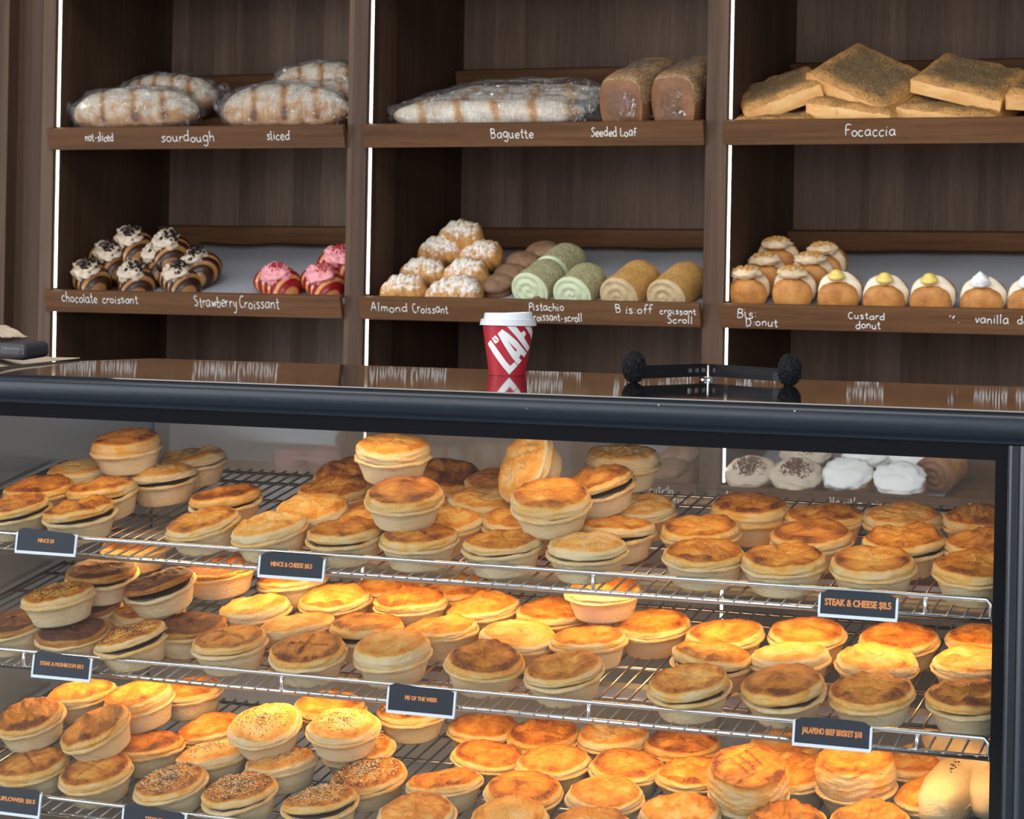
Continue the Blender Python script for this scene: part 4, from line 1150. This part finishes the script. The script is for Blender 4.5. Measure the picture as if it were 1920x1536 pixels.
def croissant_mesh(L=.064, R=.036, bend=.028, seed=0, nseg=7, amp=.0045, rough=.03):
    vs = []; fs = []; at = []; seg, rings = 28, 84
    for j in range(rings + 1):
        u = -1 + 2 * j / rings; q = (max(0, 1 - abs(u) ** 2.4)) ** .62 * .86 + .14 * (1 - abs(u) ** 8)
        ph = (u * nseg / 2 + .5) % 1
        ridge = math.sin(math.pi * ph) ** .6
        for k in range(seg):
            a = 2 * math.pi * k / seg; tw = (u * nseg / 2 + .5 + .20 * math.sin(a + 1) + .12 * math.cos(a)) % 1
            rg = math.sin(math.pi * tw) ** .6
            r = (R * q + amp * (rg - .6) * (q > .15)) * (1 + rough * (noise.noise((u * 4, math.cos(a), math.sin(a) + seed)) + .7 * noise.noise((u * 9, math.cos(a) * 2.5, math.sin(a) * 2.5 + seed))))
            z = math.sin(a) * r * .92; y = math.cos(a) * r * 1.05 - bend * u * u
            if z < -R * .62: z = -R * .62
            vs.append((u * L, y, z)); at.append(.5 + .5 * max(-1, min(1, (abs(tw - .5) - .27) * 14)))
    for j in range(rings):
        for k in range(seg):
            k2 = (k + 1) % seg; fs.append((j * seg + k, j * seg + k2, (j + 1) * seg + k2, (j + 1) * seg + k))
    return MB().add(vs, fs, at).mesh('croissant', True, attr='stripe')
def chips_mesh(n, rx, ry, z0, rz, seed, size, name):
    rnd = random.Random(seed); mb = MB()
    for i in range(n):
        a = rnd.uniform(0, 6.28); q = rnd.random() ** .6
        p = Vector((math.cos(a) * rx * q, math.sin(a) * ry * q, z0 + rz * math.sqrt(max(0, 1 - q * q)) ))
        s = size * rnd.uniform(.6, 1.2); e = Euler((rnd.uniform(0, 3), rnd.uniform(0, 3), rnd.uniform(0, 3))).to_matrix()
        c = [p + e @ Vector((x * s, y * s * .8, z * s * .5)) for x in (-1, 1) for y in (-1, 1) for z in (-1, 1)]
        mb.add(c, [(0, 1, 3, 2), (4, 6, 7, 5), (0, 4, 5, 1), (2, 3, 7, 6), (0, 2, 6, 4), (1, 5, 7, 3)])
    return mb.mesh(name, False)
CRO = [croissant_mesh(.084, .049, .028, i, 5, .007) for i in range(3)]
CRM = [MB().blob((0, -.008, .040), .046, .036, .020, 34, 18, .32, 2.4, i + 3, .85).mesh('cream', True) for i in range(3)]
CHP = [chips_mesh(48, .040, .030, .044, .018, i, .0044, 'chocolate_chips') for i in range(3)]
CRB = [chips_mesh(80, .038, .030, .045, .018, i + 9, .0020, 'red_crumbs') for i in range(2)]
def copies(name, cat, group, rows_, k, make):
    for i, (x, y, h, rx, ry, rz, lab) in enumerate(rows_):
        p = on_tray(k, x, y, h)
        r = thing(name, lab, cat, p, rot(rx, ry, rz), group); make(r, i)
def make_choc(r, i):
    link('croissant', CRO[i % 3], M['chocroi'], r); link('cream', CRM[i % 3], M['cream'], r)
    o = link('chocolate_chips', CHP[i % 3], M['chips'], r); o['kind'] = 'stuff'
copies('chocolate_croissant', 'croissant', 'chocolate croissants', (
    (174, 526, .026, 18, 0, -40, 'chocolate croissant with cream and chips beside the light strip, front row'),
    (258, 530, .026, 18, 2, -54, 'chocolate croissant in the middle of the front row, dark chips all over its cream'),
    (344, 531, .026, 18, -3, -44, 'chocolate croissant at the inner end of the front row, smooth white cream on its side'),
    (212, 492, .055, 18, 8, -38, 'chocolate croissant with glossy white cream in the second layer near the light strip'),
    (303, 494, .055, 18, 0, -52, 'chocolate croissant in the middle of the second layer, heaped dark chips on it'),
    (381, 506, .045, 14, -14, -70, 'chocolate croissant at the inner edge of the pile with tan cream'),
    (254, 464, .090, 18, 3, -44, 'chocolate croissant on the summit of the pile nearer the light strip'),
    (322, 472, .088, 18, 5, -56, 'chocolate croissant with tan cream at the top back of the pile')), 2, make_choc)
def make_straw(r, i):
    link('croissant', CRO[(i + 1) % 3], M['strcroi'], r); link('cream', CRM[(i + 1) % 3], M['pinkcream'], r)
    o = link('red_crumbs', CRB[i % 2], M['redcrumb'], r); o['kind'] = 'stuff'
copies('strawberry_croissant', 'croissant', 'strawberry croissants', (
    (528, 534, .030, 18, 0, -36, 'strawberry croissant with pink cream standing alone on the grey paper'),
    (612, 536, .030, 18, 2, -45, 'strawberry croissant with pink cream beside the upright, front row'),
    (648, 500, .060, 18, 0, -34, 'strawberry croissant peeking out behind the cabinet upright')), 2, make_straw)

# almond croissants, cocoa buns, scrolls
ALM = [croissant_mesh(.066, .045, .018, 5 + i, 5, .006, .11) for i in range(3)]
FLK = [chips_mesh(26, .040, .024, .022, .017, i + 40, .0042, 'almond_flakes') for i in range(3)]
def make_alm(r, i):
    link('croissant', ALM[i % 3], M['almond'], r); o = link('almond_flakes', FLK[i % 3], M['almflake'], r); o['kind'] = 'stuff'
copies('almond_croissant', 'croissant', 'almond croissants under icing sugar', (
    (760, 544, .028, 14, 0, 6, 'sugar dusted almond croissant at the front beside the light strip'),
    (868, 549, .026, 14, 4, -14, 'sugar dusted almond croissant lowest at the front beside the cocoa buns'),
    (796, 512, .050, 16, 6, 10, 'almond croissant in the second layer directly above the front one'),
    (878, 514, .052, 16, -4, -8, 'almond croissant in the middle of the pile with flaky sugared top'),
    (830, 472, .085, 18, 3, 4, 'almond croissant just below the summit of the almond pile'),
    (906, 480, .075, 16, -10, -12, 'almond croissant with a thick white sugar crust on the inner flank of the pile'),
    (868, 443, .120, 18, 2, 0, 'almond croissant on the summit of the almond pile'),
    (842, 552, .022, 14, -6, 14, 'almond croissant half hidden at the front between two others')), 2, make_alm)
def make_coc(r, i):
    link('top_bun', MB().blob((0, 0, .008), .045, .045, .020, 28, 14, .06, 3, i + 4).mesh('top_bun', True), M['macaroon'], r)
    link('base_bun', MB().blob((0, 0, -.012), .040, .040, .016, 28, 12, .06, 3, i + 8, .9).mesh('base_bun', True), M['brownbase'], r)
copies('cocoa_bun', 'bun', 'round cocoa buns', (
    (932, 537, .026, 10, 0, 0, 'round cocoa bun at the front between almond croissants and green scrolls'),
    (958, 517, .034, 12, 4, 0, 'round cocoa bun second from the front, partly under others'),
    (979, 495, .050, 12, 6, 0, 'round cocoa bun in the upper layer behind the green scroll'),
    (1016, 474, .062, 10, -6, 0, 'round cocoa bun topmost, against the grey paper')), 2, make_coc)
def scroll(r, R, L, crust, cream, base=True, seed=0):
    mb = MB(); prof = []
    seg, m = 32, 14; vs = []; fs = []
    for j in range(m + 1):
        u = j / m; y = -L / 2 + L * u; q = 1 - .10 * max(0, (u - .85) / .15) - .02 * (u < .04)
        for k in range(seg):
            a = 2 * math.pi * k / seg; rr = R * q * (1 + .05 * noise.noise((math.cos(a) * 1.5, math.sin(a) * 1.5, u * 4 + seed)))
            z = math.sin(a) * rr
            vs.append((math.cos(a) * rr * 1.06, y, max(z, -R * .72)))
    for j in range(m):
        for k in range(seg): k2 = (k + 1) % seg; fs.append((j * seg + k, j * seg + k2, (j + 1) * seg + k2, (j + 1) * seg + k))
    fs.append(tuple(range(seg))); fs.append(tuple(m * seg + k for k in range(seg))[::-1])
    link('roll', mb.add(vs, fs).mesh('roll', True, angle=60), crust, r)
    # cream face: spiral ridge on a shallow dome
    vs = []; fs = []; n1, n2 = 14, 40
    for j in range(n1 + 1):
        q = j / n1
        for k in range(n2):
            a = 2 * math.pi * k / n2; rr = R * 1.0 * q
            sp = .0022 * math.cos((q * 2.6 - a / (2 * math.pi)) * 2 * math.pi) * (q < .95) + .0016 * noise.noise((math.cos(a) * q * 5, math.sin(a) * q * 5, seed))
            vs.append((math.cos(a) * rr * 1.06, -L / 2 - .006 * (1 - q ** 4) - sp - .001, max(math.sin(a) * rr, -R * .70)))
    for j in range(n1):
        for k in range(n2): k2 = (k + 1) % n2; fs.append((j * n2 + k, j * n2 + k2, (j + 1) * n2 + k2, (j + 1) * n2 + k))
    link('cream_face', MB().add(vs, fs).mesh('cream_face', True), cream, r)
    if base:
        b = MB(); rnd = random.Random(seed)
        b.blob((R * .50, -L / 2 + .000, -R * .42), R * .42, .012, R * .26, 16, 8, .2, 3, seed)
        link('baked_base', b.mesh('baked_base', True), M['brownbase'], r)
copies('pistachio_scroll', 'scroll', 'pistachio scrolls', (
    (1012, 530, .034, 6, 0, -8, 'pistachio croissant scroll with pale green end beside the cocoa buns'),
    (1090, 538, .034, 6, 0, -6, 'pistachio croissant scroll with pale green end, standing clear on the paper'),
    (1052, 498, .040, 6, 0, -8, 'pistachio croissant scroll lying behind the two front ones')), 2,
    lambda r, i: scroll(r, .050, .11, M['pistcrust'], M['pistcream'], True, i + 1))
copies('biscuit_scroll', 'scroll', 'caramel biscuit scrolls', (
    (1184, 537, .034, 6, 0, -10, 'caramel biscuit croissant scroll with tan cream end, next to the green scrolls'),
    (1272, 540, .036, 6, 0, -10, 'caramel biscuit croissant scroll with tan cream end, touching the cabinet upright')), 2,
    lambda r, i: scroll(r, .051, .135, M['biscrust'], M['tanface'], True, i + 5))

# filled donuts standing on edge: front half, cream, rear half, topping
BUNF = MB().blob((0, -.016, -.006), .051, .021, .042, 36, 20, .05, 2.6, 2, .9).mesh('front_half', True)
BUNB = MB().blob((0, .030, .002), .052, .028, .046, 30, 18, .03, 2, 5).mesh('rear_half', True)
DCR = MB().blob((0, .008, .006), .055, .020, .050, 34, 18, .05, 3, 8).mesh('cream_filling', True)
DOL = [MB().lathe([(.001, -.004), (.016, -.003), (.021, .003), (.0205, .009), (.016, .0125), (.0135, .014), (.012, .018), (.006, .0215), (.001, .0225)], 24,
       lambda v, a, j: Vector((v.x * (1 + .06 * math.sin(3 * a + j)), v.y * (1 + .06 * math.cos(2 * a + j)), v.z))).mesh('dollop', True),
       MB().lathe([(.001, -.004), (.018, -.003), (.023, .003), (.020, .009), (.0215, .012), (.016, .017), (.016, .019), (.009, .024), (.007, .027), (.001, .032)], 24,
       lambda v, a, j: Vector((v.x * (1 + .12 * math.sin(5 * a + j * .8)), v.y * (1 + .12 * math.sin(5 * a + j * .8)), v.z))).mesh('cream_swirl', True)]
def donut(r, i, kind):
    link('front_half', BUNF, M['bun'], r); link('rear_half', BUNB, M['bun'], r)
    link('cream_filling', DCR, M['bcream'] if kind == 'b' else M['softcream'], r)
    if kind == 'c': o = link('custard_dollop', DOL[0], M['yellow'], r); o.location = (-.002, -.012, .044)
    elif kind == 'v': o = link('cream_swirl', DOL[1], M['white'], r); o.location = (-.002, -.012, .042)
    else:
        link('cream_crown', MB().blob((0, -.004, .046), .040, .028, .014, 26, 14, .24, 2.6, i).mesh('cream_crown', True), M['bcream'], r)
        o = link('biscuit_crumbs', chips_mesh(70, .032, .022, .052, .0095, i + 70, .0030, 'biscuit_crumbs'), M['biscrust'], r); o['kind'] = 'stuff'
copies('biscuit_cream_donut', 'donut', 'biscuit cream donuts', (
    (1402, 545, .040, 0, 0, 4, 'biscuit cream donut at the front next to the light strip'),
    (1489, 545, .040, 0, 0, -3, 'biscuit cream donut at the front beside the custard donuts'),
    (1436, 520, .052, 0, 0, 6, 'biscuit cream donut second in the line nearest the light strip'),
    (1522, 518, .052, 0, 0, -4, 'biscuit cream donut behind the front one beside the custard donuts'),
    (1458, 490, .075, 0, 0, 4, 'biscuit cream donut highest in the pile, near the light strip'),
    (1545, 500, .062, 0, 0, -6, 'biscuit cream donut at the back, above the first custard donut')), 2, lambda r, i: donut(r, i, 'b'))
copies('custard_donut', 'donut', 'custard donuts', (
    (1574, 552, .040, 0, 0, 0, 'custard donut with yellow dollop next to the biscuit cream pile'),
    (1660, 558, .040, 0, 6, 2, 'custard donut with the broadest yellow dollop, in the middle of three'),
    (1748, 560, .040, 0, 0, -3, 'custard donut with yellow dollop beside the white creamed donut')), 2, lambda r, i: donut(r, i, 'c'))
copies('vanilla_donut', 'donut', 'vanilla donuts', (
    (1843, 563, .040, 0, 0, 0, 'vanilla donut with a white cream swirl on top'),
    (1932, 565, .040, 0, 0, 0, 'vanilla donut cut off by the edge of view')), 2, lambda r, i: donut(r, i, 'v'))

# the low shelf, seen through the case
def oval_cream(r, i, top, dust):
    link('bun', MB().blob((0, 0, -.012), .060, .048, .034, 28, 14, .05, 2, i, .85).mesh('bun', True), M['bun'] if top is M['white'] else M['loafside'], r)
    link('cream_top', MB().blob((0, -.004, .018), .064, .050, .021, 40, 20, .15, 2.8, i + 5, .95).mesh('cream_top', True), top, r)
    if dust: o = link('cocoa_dust', chips_mesh(420, .050, .040, .022, .0195, i + 60, .0019, 'cocoa_dust'), M['brownbase'], r); o['kind'] = 'stuff'
copies('cocoa_dusted_donut', 'donut', 'cocoa dusted donuts', (
    (1410, 893, .045, 28, 0, 6, 'cream topped donut dusted with cocoa beside the light strip, seen through the case'),
    (1496, 897, .045, 28, 0, -6, 'cream topped donut dusted with cocoa next to the white iced scrolls'),
    (1515, 856, .050, 24, 0, 0, 'cocoa dusted donut in the row behind, under the case frame')), 3, lambda r, i: oval_cream(r, i, M['bcream'] if 0 else M['cream'], True))
copies('iced_scroll', 'scroll', 'white iced scrolls', (
    (1590, 896, .045, 28, 0, 4, 'white iced cinnamon scroll in front, beside the cocoa dusted donuts'),
    (1690, 905, .045, 30, 0, -3, 'white iced cinnamon scroll in front, nearer the corner post'),
    (1632, 858, .050, 22, 0, 4, 'white iced scroll behind the first iced scroll'),
    (1712, 860, .050, 22, 0, -4, 'white iced scroll behind the scroll nearer the corner post')), 3, lambda r, i: oval_cream(r, i + 7, M['white'], False))
copies('cinnamon_scroll', 'scroll', None, ((1766, 880, .050, 0, 0, -12, 'plain brown cinnamon scroll beside the white iced scrolls'),), 3,
       lambda r, i: scroll(r, .048, .10, M['bun'], M['loafside'], False, 3))
def hazel(r, i):
    link('bun', MB().blob((0, 0, -.008), .066, .05, .03, 28, 14, .12, 2.5, i + 2, .85).mesh('bun', True), M['brownbase'], r)
    link('chocolate_top', MB().blob((-.006, -.006, .018), .052, .040, .018, 24, 12, .16, 2.5, i + 4).mesh('chocolate_top', True), M['macaroon'], r)
copies('hazelnut_pastry', 'pastry', 'dark hazelnut pastries', (
    (1258, 888, .040, 16, 0, 4, 'dark hazelnut pastry in front, seen through the case beside the pie pile'),
    (1283, 862, .050, 16, 0, 0, 'dark hazelnut pastry behind the front one, seen through the case')), 3, hazel)
def bagged(r, i):
    link('loaf', loaf_mesh(.11, .06, .045, i + 20, 3), M['sour'], r); film_bag(r, .125, .07, .054, (0, 0, .003), i + 31)
copies('bagged_roll', 'bread roll', 'bagged rolls on the low shelf', (
    (838, 868, .050, 0, 0, 0, 'bread roll in clear plastic on the low shelf, left of the stacked pies'),
    (935, 862, .055, 0, 0, 6, 'bread roll in clear plastic on the low shelf, behind the pie pile')), 3, bagged)
copies('pink_iced_bun', 'bun', 'pink iced buns on the low shelf', (
    (612, 862, .050, 10, 0, 0, 'pink iced bun on the low shelf beside the cabinet upright'),
    (548, 866, .045, 10, 0, 0, 'pink iced bun on the low shelf, fainter, further from the upright')), 3,
    lambda r, i: (link('bun', MB().blob((0, 0, -.008), .05, .05, .034, 24, 12, .05, 2, i).mesh('bun', True), M['bun'], r), link('icing', MB().blob((0, -.004, .014), .046, .044, .022, 24, 12, .12, 2.5, i + 3).mesh('icing', True), M['pinkcream'], r)))

# ------------------------------------------------------------------ things on the case top
cp = atZ(951, 704, TOPZ)
cup = thing('coffee_cup', 'red paper coffee cup with white lid and white letters on the black worktop', 'cup', cp)
SCL = (cp - EP).dot(FW) / F                       # metres per pixel at the cup
def cr(z): return .0282 + (.0402 - .0282) * z / .0835
HB = 104.5 * SCL * .0 + .0830
cb_ = MB().lathe([(.001, .004), (cr(0) - .002, .004), (cr(0) - .0015, 0), (cr(0), .0006), (cr(.001), .003), (cr(.04), .04), (cr(HB), HB)], 64, capb=True)
link('cup_body', cb_.mesh('cup_body', True, angle=50), M['cup_red'], cup)
lidp = [(.0405, HB - .006), (.0440, HB - .0055), (.0435, HB - .002), (.0425, HB + .0015), (.0425, HB + .0035), (.0385, HB + .0045), (.0378, HB + .006), (.0370, HB + .0125), (.0360, HB + .0135), (.0350, HB + .0128), (.0345, HB + .0105), (.001, HB + .0105)]
def lf(v, a, j):
    if 7 <= j <= 9: v.z += .0022 * max(0, math.cos(a - math.radians(35)))
    return v
link('cup_lid', MB().lathe(lidp, 64, lf, capb=False).mesh('cup_lid', True, angle=40), M['lid'], cup)
# lettering wrapped round the cup: outlines in the crop's pixels (8.53 px per photo pixel, cup axis at 565, foot at 1138)
KX = SCL / 8.535
def wrap(poly, name='lettering'):
    import bmesh
    bm = bmesh.new(); vs = [bm.verts.new((x, y, 0)) for x, y in poly]; bm.faces.new(vs)
    bmesh.ops.triangulate(bm, faces=bm.faces)
    for it in range(5):
        es = [e for e in bm.edges if e.calc_length() > 16]
        if not es: break
        bmesh.ops.subdivide_edges(bm, edges=es, cuts=1); bmesh.ops.triangulate(bm, faces=bm.faces)
    for v in bm.verts:
        z = (1138 - v.co.y) * KX; r = cr(z) + .00035
        sx = max(-.999, min(.999, (v.co.x - 563) * KX / r)); th = math.asin(sx)
        d = R0 * math.sin(th) - Vector((-R0.y, R0.x, 0)) * math.cos(th)
        v.co = Vector((d.x * r, d.y * r, z))
    me = bpy.data.meshes.new(name); bm.to_mesh(me); bm.free()
    return link(name, me, M['white_print'], cup)
wrap([(288, 572), (245, 630), (262, 668), (325, 770), (410, 890), (500, 1005), (595, 1110), (640, 1064), (728, 968), (678, 912), (606, 976), (540, 905), (440, 770), (350, 650), (318, 610)])
wrap([(398, 465), (470, 396), (563, 580), (690, 748), (705, 775), (745, 845), (790, 888), (732, 958), (640, 850), (500, 640)])
wrap([(470, 396), (560, 455), (700, 570), (868, 768), (826, 838), (776, 788), (712, 720), (563, 580)])
wrap([(690, 748), (712, 720), (776, 788), (745, 845), (705, 775)])
wrap([(544, 345), (690, 350), (770, 448), (818, 410), (852, 462), (820, 522), (915, 680), (878, 748), (800, 640), (690, 500)])
wrap([(830, 350), (925, 352), (958, 430), (966, 500), (948, 580), (915, 480), (872, 405)])
sgn = [(308, 545), (368, 494), (424, 562), (408, 604), (392, 594), (360, 628)]
wrap(sgn, 'emblem')
for a_ in (0, 1, 2):                                   # the little red characters in the emblem
    cx_, cy_ = 345 + a_ * 22, 545 + a_ * 14
    import bmesh
    for seg_ in ([(-9, -18), (-4, -21), (7, 8), (2, 11)], [(-1, -23), (4, -25), (16, 4), (11, 7)]):
        o = wrap([(cx_ + x, cy_ + y + 8) for x, y in seg_], 'emblem_print'); o.data.materials.clear(); o.data.materials.append(M['cup_red'])
        for v in o.data.vertices: v.co.xy *= 1.006

# black folding bracket: two slotted arms on a sprung hinge with foam ends
hc = atZ(1327, 712, TOPZ); eL = atZ(1188, 718, TOPZ); eR = atZ(1480, 724, TOPZ)
br = thing('folding_bracket', 'black folding bracket with two slotted arms and foam ends on the worktop', 'bracket', hc)
def arm(e, name):
    d = e - hc; L = d.length - .018; ang = math.atan2(d.y, d.x)
    mb = MB(); zt, zb = .0245, .0055
    n_ = 6; x0_ = .006
    mb.box(x0_, L, -.002, .002, zt - .006, zt).box(x0_, L, -.002, .002, zb, zb + .0065)
    cuts_ = [x0_ + .005 + q_ * .021 for q_ in range(3 if e is eL else 1)]; px_ = x0_
    for c_ in cuts_: mb.box(px_, c_, -.002, .002, zb + .006, zt - .0055); px_ = c_ + .0125
    mb.box(px_, L, -.002, .002, zb + .006, zt - .0055)
    mb.box(x0_, L, -.005, .002, zt - .001, zt)
    o = link(name, mb.mesh(name, False), M['rubber'], br); o.rotation_euler = (0, 0, ang)
    return L, ang
for e, nm in ((eL, 'arm'), (eR, 'arm')): arm(e, nm)
sp_ = MB().tube([(.0062 * math.cos(k * .7), .0062 * math.sin(k * .7), .003 + k * .00019) for k in range(100)], .0008, 5)
link('spring', sp_.mesh('spring', True), M['steel'], br)
link('hinge_washer', MB().lathe([(.001, 0), (.013, 0), (.013, .0014), (.001, .0014)], 24).mesh('hinge_washer', False), M['steel'], br)
for k, e in enumerate((eL, eR)):
    d = e - hc
    f_ = MB().blob((d.x, d.y, .0235), .0170, .017, .0228, 60, 40, .20, 13, k + 2)
    fo = link('foam_end', f_.mesh('foam_end', False), M['fuzz'], br)
    q_ = d.normalized(); link('end_clip', MB().box(-.012, .006, -.005, .005, .006, .019).mesh('end_clip', False, T=Matrix.Translation(d - q_ * .020)), M['rubber'], br)

# kraft paper and a black terminal at the end of the worktop
def sheet(name, lab, pts_fn, nx, ny, m, th=.0006):
    vs = []; fs = []
    for j in range(ny + 1):
        for i_ in range(nx + 1): vs.append(pts_fn(i_ / nx, j / ny))
    for j in range(ny):
        for i_ in range(nx): a = j * (nx + 1) + i_; fs.append((a, a + 1, a + nx + 2, a + nx + 1))
    o = link(name, MB().add(vs, fs).mesh(name, True), m); s_ = o.modifiers.new('thick', 'SOLIDIFY'); s_.thickness = th
    return o
ka, kb, kc, kd = (atZ(x, y, TOPZ) for x, y in ((-70, 700), (150, 675.5), (150, 674.5), (-70, 671)))
def pf(u, v):
    p = ka.lerp(kb, u).lerp(kd.lerp(kc, u), v)
    return (p.x, p.y, TOPZ + .0035 + .016 * (1 - u) ** 1.2 * math.sin(math.pi * min(1, v * 1.15)) ** 2 * (1 + .3 * noise.noise((u * 5, v * 3, 1))))
tag(sheet('kraft_paper', '', pf, 24, 12, M['kraft']), 'brown kraft paper sheet with a lifted edge lying on the worktop', 'paper')
tb = atZ(0, 690, TOPZ); tb = Vector((tb.x - .05, tb.y + .035, TOPZ + .030))
tt = thing('card_terminal', 'dark grey card terminal with a rounded end lying on the kraft paper', 'card terminal', tb, (math.radians(4), math.radians(2), 0))
o = link('housing', MB().box(-.09, .093, -.035, .035, -.013, .012).mesh('housing', False), plain('dark grey plastic', (.035, .033, .04), .4), tt); bevel(o, .009, 4)
link('card_slot', MB().box(-.03, .05, -.0358, -.034, .003, .005).mesh('card_slot', False), M['rubber'], tt)
def cf(u, v):
    return (tb.x - .05 + .10 * u, tb.y - .03 + .07 * v, tb.z + .016 + .020 * math.sin(math.pi * min(1, u * 1.0)) * (.7 + .3 * v) * (1 - u * .3) + .004 * noise.noise((u * 6, v * 6, 3)))
tag(sheet('crumpled_paper', '', cf, 16, 10, M['kraft']), 'crumpled kraft paper bag lying on the card terminal', 'paper')
# pale sausage rolls with pepper at the end of the lowest wire shelf
ROLL = MB().blob((0, 0, 0), .036, .095, .032, 28, 24, .05, 2.4, 4, .75).mesh('pastry', True)
ROLL.attributes.new('toast', 'FLOAT', 'POINT').data.foreach_set('value', [.12] * len(ROLL.vertices))
PEP = chips_mesh(60, .022, .080, -.001, .0335, 90, .0013, 'pepper_flakes')
SH0 = Vector((0, RAILY, SHZ['C']))
for x, y, h, rx, ry, rz, lab in ((1790, 1478, .036, 0, 0, -6, 'pale sausage roll with pepper flakes lying front to back on the lowest shelf'),
                                 (1868, 1462, .040, 0, 0, 4, 'pale sausage roll against the corner post on the lowest shelf'),
                                 (1815, 1408, .062, 0, 0, 40, 'pale sausage roll resting across the others, under the middle shelf')):
    p = onplane(x, y, SH0 + PN * h, PN)
    p.y = max(p.y, RAILY + .10)
    p.z = SH0.z + (p.y - RAILY) * math.tan(PT) + h
    p.x = min(p.x, SX1 - .03)
    t_ = thing('sausage_roll', lab, 'sausage roll', p, QS @ rot(rx, ry, rz, tray=False), 'pale sausage rolls on the lowest shelf')
    link('pastry', ROLL, M['crust'], t_); o = link('pepper_flakes', PEP, M['blackseed'], t_); o['kind'] = 'stuff'
